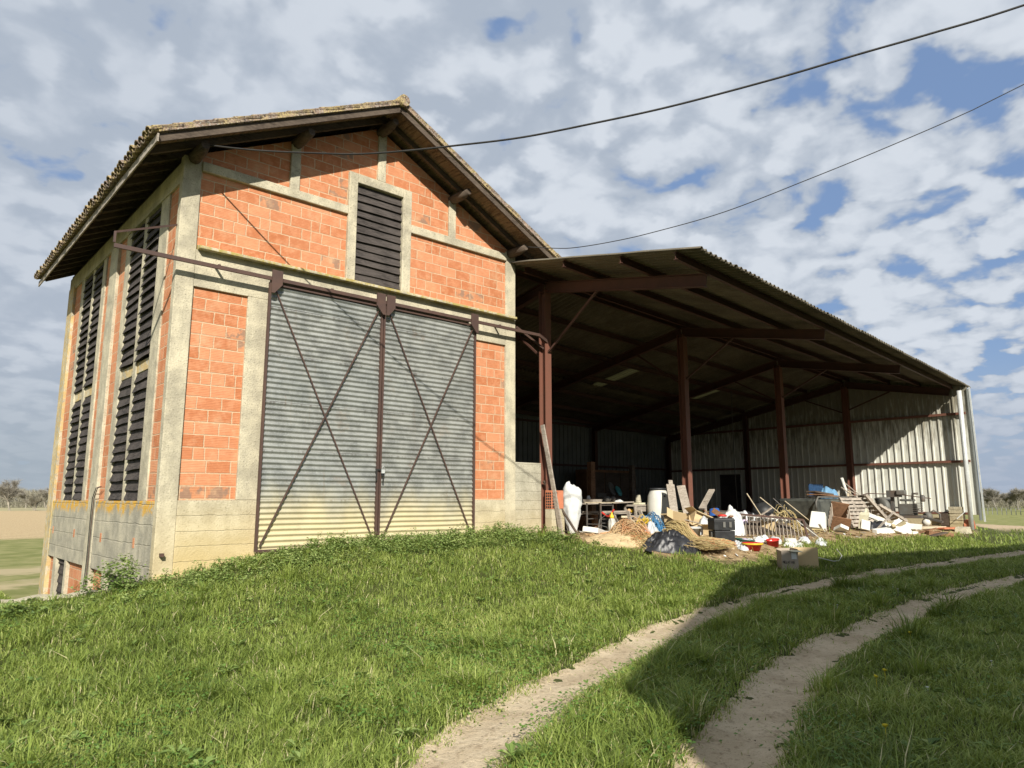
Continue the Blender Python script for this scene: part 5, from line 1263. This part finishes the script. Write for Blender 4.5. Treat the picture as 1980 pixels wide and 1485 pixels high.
# open cardboard box in the grass, with its marker writing
t = thing('grass_carton', (10.55, -4.45, gz(10.5, -4.45)), 'opened cardboard box with marker writing lying in the shaded grass', 'box')
z0 = gz(10.5, -4.45)+.03
def wall4(a, b_, h0, h1, nm='carton_side', m='card_dull'):
    f = MB(); f.add([(*a, h0), (*b_, h0), (*b_, h1), (*a, h1)], [(0,1,2,3)]); return f.build(nm, MT[m], t, thick=.006)
A1 = (10.02, -4.55); A2 = (10.34, -4.72); A3 = (10.72, -4.38); A4 = (11.12, -4.75)
wall4(A1, A2, z0-.05, z0+.34); wall4(A2, A3, z0-.05, z0+.36); wall4(A3, A4, z0-.05, z0+.36, m='card'); wall4(A1, (10.4, -4.25), z0-.05, z0+.33); wall4((10.4, -4.25), A3, z0-.05, z0+.35)
f = MB(); f.add([(10.13, -4.612, z0+.34), (10.34, -4.72, z0+.34), (10.42, -4.80, z0+.30), (10.20, -4.70, z0+.31)], [(0,1,2,3)]); f.build('flap', MT['cream'], t, thick=.006)
f = MB(); q0 = Vector((10.20, -4.652, z0+.17)); q1 = Vector((10.30, -4.705, z0+.17))
f.add([q0+Vector((0,-.006,0)), q1+Vector((0,-.006,0)), q1+Vector((0,-.006,.13)), q0+Vector((0,-.006,.13))], [(0,1,2,3)]); f.build('paper_label', MT['sack'], t)
# marker word, loose strokes along the wall
ux = Vector((A2[0]-A1[0], A2[1]-A1[1], 0)).normalized(); org = Vector((A1[0], A1[1], z0+.10))+ux*.02+Vector((-ux.y, ux.x, 0))*-.006
strokes = {'M': [[(0,0),(0,1),(.5,.4),(1,1),(1,0)]], 'E': [[(1,0),(0,0),(0,1),(1,1)],[(0,.5),(.8,.5)]], 'L': [[(0,1),(0,0),(1,0)]], 'A': [[(0,0),(.5,1),(1,0)],[(.25,.4),(.75,.4)]], 'N': [[(0,0),(0,1),(1,0),(1,1)]], 'T': [[(0,1),(1,1)],[(.5,1),(.5,0)]], 'I': [[(.5,0),(.5,1)]], 'G': [[(1,.9),(.3,1),(0,.5),(.3,0),(1,.1),(1,.5),(.6,.5)]]}
f = MB(); cw = .030
for i, ch in enumerate('MELATINE'):
    for st in strokes[ch]:
        f.tube([org+ux*(i*.0345+u*.024)+Vector((0, 0, v*.045-i*.002)) for u, v in st], .0035, 4)
f.build('marker_writing', MT['ink'], t)
single('white_wire', MB().tube([(11.4, -4.6, .42), (11.9, -4.7, .32), (12.4, -4.6, .30), (13.0, -4.4, .36), (13.2, -4.2, .48)], .01, 5), MT['white_plastic'], 'loose white wire lying in the grass right of the cardboard box', 'wire')
# ---------------------------------------------------------------- grass and weeds (numpy built)
NR = np.random.default_rng(11)
def leafmat(name, cols, trans=.35, rough=.55, patch=(.7, .35)):
    """cols: (dark, mid, light, straw)"""
    m, N = new_mat(name)
    at = N.new('ShaderNodeAttribute'); at.attribute_name = 'tint'; t = at.outputs['Fac']
    n1 = N.noise(N.pos, .55, 4, .6); n2 = N.noise(N.pos, 2.6, 4, .6)
    f = N.math('ADD', t, N.math('MULTIPLY', N.math('SUBTRACT', n1, .5), patch[0])); f = N.math('ADD', f, N.math('MULTIPLY', N.math('SUBTRACT', n2, .5), patch[1]))
    c = N.mix(N.ramp(f, .0, .5), cols[0], cols[1]); c = N.mix(N.ramp(f, .5, .95), c, cols[2])
    c = N.mix(N.math('GREATER_THAN', t, .93), c, cols[3])
    b = N.b; N.put(b.inputs['Base Color'], c); b.inputs['Roughness'].default_value = rough; b.inputs['Specular IOR Level'].default_value = .35
    tr = N.new('ShaderNodeBsdfTranslucent'); N.put(tr.inputs[0], N.mix(.35, c, (.30, .36, .04)))
    mx = N.new('ShaderNodeMixShader'); mx.inputs[0].default_value = trans
    N.l.new(b.outputs[0], mx.inputs[1]); N.l.new(tr.outputs[0], mx.inputs[2]); N.l.new(mx.outputs[0], N.out.inputs[0])
    return m
GM = leafmat('grass_blade', ((.105, .155, .028), (.27, .35, .07), (.47, .52, .16), (.64, .58, .32)), .40, patch=(1.1, .8))
WM = leafmat('weed_leaf', ((.08, .15, .035), (.185, .265, .070), (.34, .41, .14), (.40, .45, .20)), .28, .5)
CM = leafmat('clover_leaf', ((.055, .13, .022), (.12, .22, .040), (.19, .29, .06), (.28, .34, .09)), .28, .5)

def scatter(n, rmin, rmax, a0=-56, a1=56, power=0.0):
    """points around the camera: density falls as r^-(1-power)"""
    u = NR.random(n); r = rmin+(rmax-rmin)*u**(1.0+power)
    a = R(48.07)-np.radians(NR.uniform(a0, a1, n))
    return CAM.x+r*np.cos(a), CAM.y+r*np.sin(a), r
def keep_grass(x, y):
    rr_ = rut(x, y); jit = fbm(x*2.6, y*2.6, 31)
    p = ss((rr_-(.12+1.0*jit))/.45)+.02*(rr_ < 1)
    ins = (x > -.02) & (x < 7.4) & (y > -.06)
    e = dirt_edge(x)+(fbm(x*1.5, y*1.5, 41)-.5)*1.0
    inshed = (x > 7.3) & (x < 25.6) & (y > e)
    p = np.where(ins, 0, p); p = np.where(inshed, p*.015*(y < e+1.6), p)
    p = np.where((x > 26.8) & (y > -3.6), .0, p)
    p = np.where((x < .2) & (y > .08) & (y < .42), 0, p)
    p = np.where((x > 7.2) & (y > -.0), p*0, p)
    return NR.random(len(x)) < p
weedy = lambda x, y: ss((y-(-1.75-.5*fbm(x*.8, y*.8, 61)))/.5)*ss((7.9-x)/.5)*ss((x+.15)/.3)
def clov(x, y): return ss((fbm(x*.9+3, y*.9, 71)-.47)/.10)*(.35+.65*ss((2.6-x)/2+.2))
def blades(x, y, r, hbase, wbase):
    n = len(x); z = g(x, y)
    rr_ = rut(x, y); z = z-.045*ss((1.25-rr_)/.6)
    cl = fbm(x*1.6, y*1.6, 21); tuft = vnoise(x*5.5, y*5.5, 23)
    h = hbase*(.25+1.15*cl+.75*tuft**2)*NR.uniform(.55, 1.25, n)
    h = h*(.35+.65*ss((rr_-.8)/.9))                   # short at the edge of the ruts
    mid = (rr_ < 3.2)
    az = NR.uniform(0, 2*np.pi, n)+vnoise(x*1.3, y*1.3, 25)*2.0
    lean = NR.uniform(.15, 1.5, n)*h; w = wbase*NR.uniform(.6, 1.35, n)*(1+r*.15)
    dx = np.cos(az); dy = np.sin(az); sx = -dy; sy = dx
    tw = NR.uniform(-.6, .6, n)
    V = np.zeros((n, 5, 3))
    for k, (f, wf) in enumerate(((0, .8), (.55, 1.0), (1, 0))):
        cx_ = x+dx*lean*f**1.8; cy_ = y+dy*lean*f**1.8; cz = z+h*(f-.18*f*f)-.01*(f == 0)
        if wf > 0:
            ww = w*wf/2; ca = np.cos(tw*f); sa = np.sin(tw*f)
            V[:, 2*k, 0] = cx_-sx*ww*ca; V[:, 2*k, 1] = cy_-sy*ww*ca; V[:, 2*k, 2] = cz-ww*sa
            V[:, 2*k+1, 0] = cx_+sx*ww*ca; V[:, 2*k+1, 1] = cy_+sy*ww*ca; V[:, 2*k+1, 2] = cz+ww*sa
        else: V[:, 4, 0] = cx_; V[:, 4, 1] = cy_; V[:, 4, 2] = cz
    b = np.arange(n)[:, None]*5
    F = np.concatenate([b+np.array([[0, 1, 3]]), b+np.array([[0, 3, 2]]), b+np.array([[2, 3, 4]])])
    t = np.clip(NR.normal(.42, .2, n)+.25*(vnoise(x*4.0, y*4.0, 29)-.5), 0, .9); t = np.where(NR.random(n) < .03+.12*(rr_ < 1.5), .96, t)
    return V.reshape(-1, 3), F, np.repeat(t, 5)
def sweep(n, rmin, rmax, hb, wb, power):
    x, y, r = scatter(n, rmin, rmax, power=power)
    k = keep_grass(x, y); x, y, r = x[k], y[k], r[k]
    k = NR.random(len(x)) < 1-.45*weedy(x, y); x, y, r = x[k], y[k], r[k]
    return x, y, r
x, y, r = sweep(620000, 1.9, 26, .1, .004, .25)
V_, F_, T_ = blades(x, y, r, .105, .0034)
gr = npmesh('grass', V_, F_, GM, T_); tag(gr, 'long green meadow grass growing on the bank and between the wheel ruts', 'grass', kind='stuff')

# longer arching tufts here and there
tx, ty, tr_ = scatter(520, 2.2, 16, power=.3)
k = (rut(tx, ty) > 1.35) & (keep_grass(tx, ty)) & (NR.random(len(tx)) < .25+.75*(rut(tx, ty) < 3.0)); tx, ty, tr_ = tx[k], ty[k], tr_[k]
nb = 85; x = np.repeat(tx, nb)+NR.normal(0, .055, len(tx)*nb); y = np.repeat(ty, nb)+NR.normal(0, .055, len(tx)*nb); r = np.repeat(tr_, nb)
V_, F_, T_ = blades(x, y, r, .215, .0040)
T_ = np.where(T_ < .93, np.clip(T_*.8, 0, .9), T_)
gt = npmesh('grass_tufts', V_, F_, GM, T_); tag(gt, 'taller arching tufts standing out of the meadow grass', 'grass', kind='stuff')
x, y, r = scatter(70000, 25, 62, power=.2)
k = keep_grass(x, y) & (y < 44) & ~((x > 26.3) & (x < 41) & (y > -4)) ; x, y, r = x[k], y[k], r[k]
V_, F_, T_ = blades(x, y, r, .16, .0045)
gr2 = npmesh('grass', V_, F_, GM, T_); tag(gr2, 'short grass of the lower meadow and of the field right of the shed', 'grass', kind='stuff')

def leaves(x, y, z, size, tint, tilt=.7):
    n = len(x); az = NR.uniform(0, 2*np.pi, n); el = NR.normal(.25, tilt*.5, n)
    d = np.stack([np.cos(az)*np.cos(el), np.sin(az)*np.cos(el), np.sin(el)], 1); s = np.stack([-np.sin(az), np.cos(az), NR.normal(0, .35, n)], 1)
    s /= np.linalg.norm(s, axis=1)[:, None]; L = (size*NR.uniform(.6, 1.3, n))[:, None]; c = np.stack([x, y, z], 1)
    V = np.stack([c-d*L*.5, c-s*L*.36+d*L*.05, c+d*L*.5-np.array([0, 0, 1])*L*.12, c+s*L*.36+d*L*.05], 1)
    b = np.arange(n)[:, None]*4
    F = np.concatenate([b+np.array([[0, 1, 2]]), b+np.array([[0, 2, 3]])])
    return V.reshape(-1, 3), F, np.repeat(tint, 4)
# leafy weeds along the foot of the front wall
n = 2300
x = NR.uniform(-1.2, 7.6, n); y = NR.uniform(-2.9, -.12, n)
k = (NR.random(n) < weedy(x, y)*.9+.10*(y > -2.6)) & keep_grass(x, y); x, y = x[k], y[k]
hp = (.04+.19*fbm(x*1.9, y*1.9, 81)**1.3+.15*NR.random(len(x))**2)*(.55+.45*ss((y+2.4)/1.4))
hp = hp*np.where(x < 2.2, .75, 1.0)
m_ = 26; xx = np.repeat(x, m_); yy = np.repeat(y, m_); hh = np.repeat(hp, m_); q = NR.random(len(xx))
rad = .075*(1-q*.6); a = NR.uniform(0, 6.28, len(xx))
zz_ = g(xx, yy)+hh*(.15+.95*q); tt = np.clip(.25+.45*q+NR.normal(0, .13, len(xx)), 0, .92)
V_, F_, T_ = leaves(xx+np.cos(a)*rad, yy+np.sin(a)*rad, zz_, .020+.036*np.repeat(NR.random(len(x)), m_), tt)
wd = npmesh('weeds', V_, F_, WM, T_); tag(wd, 'leafy green weeds crowding the foot of the barn doors', 'weeds', kind='stuff')
# clover and small round leaves in patches over the bank
x, y, r = scatter(150000, 2.6, 17, power=.35)
k = keep_grass(x, y) & (NR.random(len(x)) < clov(x, y)*.9+.05); x, y, r = x[k], y[k], r[k]
zc = g(x, y)+.03+.085*NR.random(len(x))*(.5+fbm(x*2, y*2, 5))
V_, F_, T_ = leaves(x, y, zc, .020*(1+r*.07), np.clip(NR.normal(.42, .17, len(x)), 0, .92), .5)
cv_ = npmesh('clover', V_, F_, CM, T_); tag(cv_, 'patches of low round clover leaves in the bank grass', 'clover', kind='stuff')
# broad leaved rosettes in the grass
rx_, ry_, rr0 = scatter(330, 2.2, 13, power=.4); k = keep_grass(rx_, ry_) & (rut(rx_, ry_) > 1.2); rx_, ry_ = rx_[k], ry_[k]; nl = 11
X = np.repeat(rx_, nl); Y = np.repeat(ry_, nl); a = NR.uniform(0, 6.28, len(X)); L = NR.uniform(.06, .13, len(X)); el = NR.uniform(.25, .8, len(X))
d = np.stack([np.cos(a)*np.cos(el), np.sin(a)*np.cos(el), np.sin(el)], 1); sdv = np.stack([-np.sin(a), np.cos(a), np.zeros(len(X))], 1); c0 = np.stack([X, Y, g(X, Y)+.045], 1); Lc = L[:, None]
V_ = np.stack([c0, c0+d*Lc*.55-sdv*Lc*.17, c0+d*Lc-np.array([0, 0, 1])*Lc*.25, c0+d*Lc*.55+sdv*Lc*.17], 1).reshape(-1, 3); b_ = np.arange(len(X))[:, None]*4
F_ = np.concatenate([b_+np.array([[0, 1, 2]]), b_+np.array([[0, 2, 3]])])
ro = npmesh('broad_leaves', V_, F_, WM, np.repeat(np.clip(NR.normal(.45, .2, len(X)), 0, .92), 4)); tag(ro, 'low rosettes of broad dock and dandelion leaves in the grass', 'weeds', kind='stuff')
# crumbs and dead leaves on the wheel ruts
n = 5200; x, y, r = scatter(n, 1.9, 20, power=.3); k = rut(x, y) < 1.15; x, y = x[k], y[k]; n = len(x)
z = g(x, y)-.045*ss((1.25-rut(x, y))/.6)+.012
V_, F_, T_ = leaves(x, y, z, .016, NR.random(n), .3)
CR = leafmat('track_crumbs', ((.09, .06, .035), (.16, .11, .06), (.30, .22, .13), (.5, .42, .3)), .05, .9)
cr = npmesh('track_litter', V_, F_, CR, T_); tag(cr, 'dead leaf bits and earth crumbs strewn over the wheel ruts', 'litter', kind='stuff')
# nettle clump at the corner
def bush(name, cx_, cy_, rad, h, n, label, cat, seed, mat=WM, leaf=.05):
    rg = np.random.default_rng(seed); ns = int(n/22); V = []; T = []
    sx_ = rg.normal(0, rad*.45, ns); sy_ = rg.normal(0, rad*.45, ns); hs = h*(1-.55*np.hypot(sx_, sy_)/rad)*rg.uniform(.65, 1.05, ns)
    X = np.repeat(sx_, 22); Y = np.repeat(sy_, 22); H = np.repeat(hs, 22); q = rg.random(len(X))
    a = rg.uniform(0, 6.28, len(X)); rr_ = .10*(1-.65*q)
    X = X*(1+.4*q)+np.cos(a)*rr_; Y = Y*(1+.4*q)+np.sin(a)*rr_; Z = H*(.1+.9*q)
    V_, F_, T_ = leaves(X, Y, Z, leaf, np.clip(.2+.5*q+rg.normal(0, .12, len(X)), 0, .92))
    o = npmesh(name, V_, F_, mat, T_); o.location = (cx_, cy_, gz(cx_, cy_)); tag(o, label, cat); return o
bush('nettle_clump', -.42, -.02, .34, .62, 1500, 'tall nettle clump standing against the barn corner', 'weed', 3)
bush('dock_plant', 4.35, -1.45, .30, .30, 500, 'darker bushy weed in front of the meeting of the two doors', 'weed', 5)
bush('nettle_clump', -1.75, -.95, .42, .24, 900, 'low spreading nettle clump before the retaining wall at the left edge', 'weed', 8)
# dandelions and daisies
b = MB(); fl = plain('yellow_petals', (.75, .60, .03), .7, bs=0); wf_ = plain('white_petals', (.8, .8, .75), .7, bs=0)
for i, (px_, py_) in enumerate(((3.05, -9.05), (2.75, -9.1), (1.55, -9.62), (4.9, -8.6))):
    b = MB(); z_ = gz(px_, py_)+.12; b.lathe((px_, py_, z_), [(.004, -.012), (.018, 0), (.014, .008), (.002, .01)], 9, (NR.uniform(-20, 20), 20, 0))
    b.tube([(px_, py_, z_-.012), (px_+.005, py_, z_-.12)], .002, 4)
    single('dandelion', b, fl, 'small yellow dandelion flower in the shaded grass right of the ruts', 'flower', 'dandelions right of the ruts')
for i in range(14):
    px_, py_ = ((NR.uniform(6.0, 9.5), NR.uniform(-7.2, -6.5)) if i < 7 else (NR.uniform(.6, 4.5), NR.uniform(-10.4, -9.4)))
    b = MB(); z_ = gz(px_, py_)+.10; b.lathe((px_, py_, z_), [(.002, 0), (.012, .002), (.010, .005), (.001, .006)], 8)
    b.tube([(px_, py_, z_), (px_, py_, z_-.10)], .0015, 4)
    single('daisy', b, wf_, ('tiny white daisy in the grass between the two ruts' if i < 7 else 'tiny white daisy in the shaded grass right of the near rut'), 'flower', 'white daisies between the ruts' if i < 7 else 'white daisies right of the ruts')
# ---------------------------------------------------------------- far trees
TW = plain('bare_twigs', (.31, .285, .235), .9, bs=0, var=.2, vs=.4)
TT = plain('pale_bark', (.40, .36, .29), .9, bs=0, var=.2, vs=.6)
TB = plain('bush_twigs', (.27, .25, .185), .9, bs=0, var=.2, vs=.5)
def bare_tree(name, x, y, h, seed, label, bushy=False, tm=None, group=None):
    rg = random.Random(seed); t = thing(name, (x, y, -1.02), label, 'bush' if bushy else 'tree', group)
    tr = MB(); tips = []
    def grow(p, d, L, r_, lev):
        q = p+d*L; k = p+d*L*.5+Vector((rg.uniform(-1,1), rg.uniform(-1,1), 0))*L*.05
        tr.tube([p, k, q], [r_, r_*.85, r_*.7], 5, cap=False)
        tips.append((p, q, lev))
        if lev >= (3 if not bushy else 2): return
        for _ in range(rg.randint(3, 4)):
            f = rg.uniform(.45, 1.0); s = p.lerp(q, f)
            nd = (d+Vector((rg.gauss(0, .55), rg.gauss(0, .55), rg.uniform(-.05, .35)))).normalized()
            grow(s, nd, L*rg.uniform(.55, .75), r_*.55, lev+1)
    stems = 5 if bushy else rg.randint(1, 3)
    for i in range(stems):
        d = Vector((rg.gauss(0, .45 if bushy else .16), rg.gauss(0, .45 if bushy else .16), 1)).normalized()
        grow(Vector((rg.uniform(-.3, .3), rg.uniform(-.3, .3), 0)), d, h*(.30 if not bushy else .34), h*.014, 0)
    tr.build('trunk', tm or TT, t, local=True, fix=False)
    V = []; n = 0
    A = np.array([[*a, *b_] for a, b_, l_ in tips if l_ >= 1]); L = len(A)
    rn = np.random.default_rng(seed); m_ = 5200 if not bushy else 4200
    idx = rn.integers(0, L, m_); f = rn.random(m_)[:, None]; s = A[idx, :3]*(1-f)+A[idx, 3:]*f
    d = rn.normal(0, 1, (m_, 3)); d[:, 2] = np.abs(d[:, 2])*.7+.25; d /= np.linalg.norm(d, axis=1)[:, None]
    ln = h*rn.uniform(.05, .15, (m_, 1)); e = s+d*ln; w = np.cross(d, rn.normal(0, 1, (m_, 3))); w /= np.linalg.norm(w, axis=1)[:, None]; w *= .022
    VV = np.stack([s-w, s+w, e], 1).reshape(-1, 3); FF = np.arange(m_*3).reshape(-1, 3)
    o = npmesh('crown', VV, FF, TB if bushy else TW); o.parent = t
    return t
def polar(pxx, r):
    a = AZ-math.atan2(pxx-990, 1391); return CAM.x+r*math.cos(a), CAM.y+r*math.sin(a)
for i, (pxx, r_, h, bu, lab) in enumerate(((22, 205, 11.0, 0, 'tallest pale barked bare tree at the far edge of the ploughed field on the left'),
        (70, 200, 6.6, 1, 'rounded bare bush beside the barn edge across the ploughed field'),
        (-25, 225, 9, 0, 'bare tree beyond the ploughed field at the left picture edge'),
        (50, 250, 8.0, 0, 'lower bare tree between the tall pale tree and the rounded bush on the left'),
        (92, 245, 10, 0, 'bare tree just left of the barn far corner'))):
    X_, Y_ = polar(pxx, r_); bare_tree('bare_bush' if bu else 'bare_tree', X_, Y_, h, 40+i, lab, bool(bu))
for i, (pxx, r_, h) in enumerate(((1888, 215, 7.5), (1908, 220, 7), (1925, 210, 8.5), (1948, 222, 8), (1968, 214, 9), (1992, 220, 8.5), (2030, 225, 8))):
    X_, Y_ = polar(pxx, r_); bare_tree('bare_tree', X_, Y_, h, 60+i, ['leftmost bare grey tree in the row beside the shed end', 'second slender bare tree from the shed end', 'tall narrow bare tree third from the shed end', 'bare tree in the middle of the row behind the right field', 'tallest bare tree of the row behind the right field', 'bare tree cut by the right picture edge in the row', 'bare tree just outside the right picture edge'][i], group='row of bare trees on the right', tm=TW)
rn = np.random.default_rng(5)
def wood(pa, pb, r0, r1, hmax, n, label, mat):
    pxx = rn.uniform(pa, pb, n); r_ = rn.uniform(r0, r1, n); a = AZ-np.arctan2(pxx-990, 1391)
    X_ = CAM.x+r_*np.cos(a); Y_ = CAM.y+r_*np.sin(a)
    hh = hmax*(.55+.6*fbm(pxx*.035, r_*.02, 7)); zb = -1.0+hh*rn.random(n)**.9*.85
    d = rn.normal(0, .45, (n, 3)); d[:, 2] = 1; d /= np.linalg.norm(d, axis=1)[:, None]
    s = np.stack([X_, Y_, zb], 1); e = s+d*rn.uniform(.5, 1.6, (n, 1)); w = np.cross(d, rn.normal(0, 1, (n, 3))); w /= np.linalg.norm(w, axis=1)[:, None]; w *= rn.uniform(.03, .09, (n, 1))
    V = np.stack([s-w, s+w, e], 1).reshape(-1, 3)
    o = npmesh('far_wood', V, np.arange(n*3).reshape(-1, 3), mat); tag(o, label, 'wood', kind='stuff')
wood(-1100, 180, 258, 300, 6.6, 90000, 'grey brown leafless wood on the horizon left of the barn', TB)
wood(1800, 3300, 240, 285, 4.4, 80000, 'grey brown leafless wood on the horizon right of the shed', TB)
# field fence on the right
b = MB(); pr_ = None
fw = plain('fence_white', (.36, .36, .33), .7, bs=0)
fx = [polar(1880+i*9, 150-i*.6) for i in range(26)]
fe = thing('field_fence', (*fx[0], -1.0), 'pale low wire fence across the field in front of the row of bare trees', 'fence')
for i, (X_, Y_) in enumerate(fx):
    MB().bar((X_, Y_, -1.1), (X_, Y_, .15), .10, .10).build('fence_post', fw, fe)
for zz_ in (.1, -.35): MB().tube([(X_, Y_, zz_) for X_, Y_ in fx], .035, 5).build('wire', fw, fe)

# ---------------------------------------------------------------- farmhouse behind the camera that throws the shade on the right
Y0 = -17.0
fh = thing('farmhouse', (4.5, -21, .1), 'rendered farmhouse standing behind the viewer across the track', 'house')
poly = [(-4.3, -.2), (-4.3, 7.07), (1.38, 9.95), (3.9, 9.9), (8.5, 9.5), (12.9, 9.05), (17, 8.5), (17, -.2)]
MB().prism(poly, 1, -25, Y0-.05).build('wall', MT['conc_block'], fh)
rf = [(-4.3, 7.07), (1.38, 9.95), (3.9, 9.9), (8.5, 9.5), (12.9, 9.05), (17, 8.5)]
rp = [(a, c+.02) for a, c in rf]+[(a, c-.12) for a, c in reversed(rf)]
MB().prism(rp, 1, -25.4, Y0).build('roof', MT['tile'], fh, fix=True)
for x0 in (-1.5, 4, 9): 
    w_ = MB().box(x0, x0+1.1, Y0-.06, Y0-.02, 1.2, 2.6).build('window', MT['louvre'], fh)

# ---------------------------------------------------------------- overhead cables
c1 = [(.17, -.30, 7.17), (.185, -.463, 7.148), (.483, -.907, 7.027), (.777, -1.347, 6.916), (1.226, -2.017, 6.78), (1.643, -2.639, 6.669), (2.066, -3.271, 6.621), (2.526, -3.958, 6.603), (3.048, -4.737, 6.60), (3.619, -5.589, 6.674), (4.197, -6.452, 6.775), (4.928, -7.543, 6.968), (5.482, -8.371, 7.146), (5.946, -9.064, 7.288), (6.518, -9.918, 7.486), (7.95, -12.05, 8.1), (10.5, -15.9, 9.6)]
c2 = [(6.95, -.40, 7.15), (7.009, -.465, 7.136), (7.399, -1.046, 7.037), (7.654, -1.427, 7.007), (8.092, -2.082, 7.065), (8.582, -2.813, 7.191), (9.413, -4.053, 7.5), (10.327, -5.417, 8.019), (11.096, -6.566, 8.485), (11.944, -7.833, 9.04), (12.563, -8.757, 9.519), (16.5, -14.6, 12.6)]
def spline(P, k=8):
    P = [Vector(p) for p in P]; out = []
    for i in range(len(P)-1):
        a, b_, c_, d = P[max(i-1, 0)], P[i], P[i+1], P[min(i+2, len(P)-1)]
        for q in range(k):
            t = q/k; out.append(.5*((2*b_)+(c_-a)*t+(2*a-5*b_+4*c_-d)*t*t+(3*b_-a-3*c_+d)*t**3))
    return out+[P[-1]]
single('overhead_cable', MB().tube(spline(c1), .014, 7), MT['cable'], 'thick black overhead cable sagging from the left gable corner across the sky', 'cable')
single('overhead_cable', MB().tube(spline(c2), .009, 6), MT['cable'], 'thin overhead cable running from the right eave of the barn out over the shed', 'cable')
single('insulator', MB().lathe((.17, -.47, 7.12), [(.01,-.05), (.035,-.04), (.03,0), (.04,.02), (.02,.06)], 10), MT['zinc'], 'small porcelain insulator holding the thick cable under the gable corner', 'insulator')
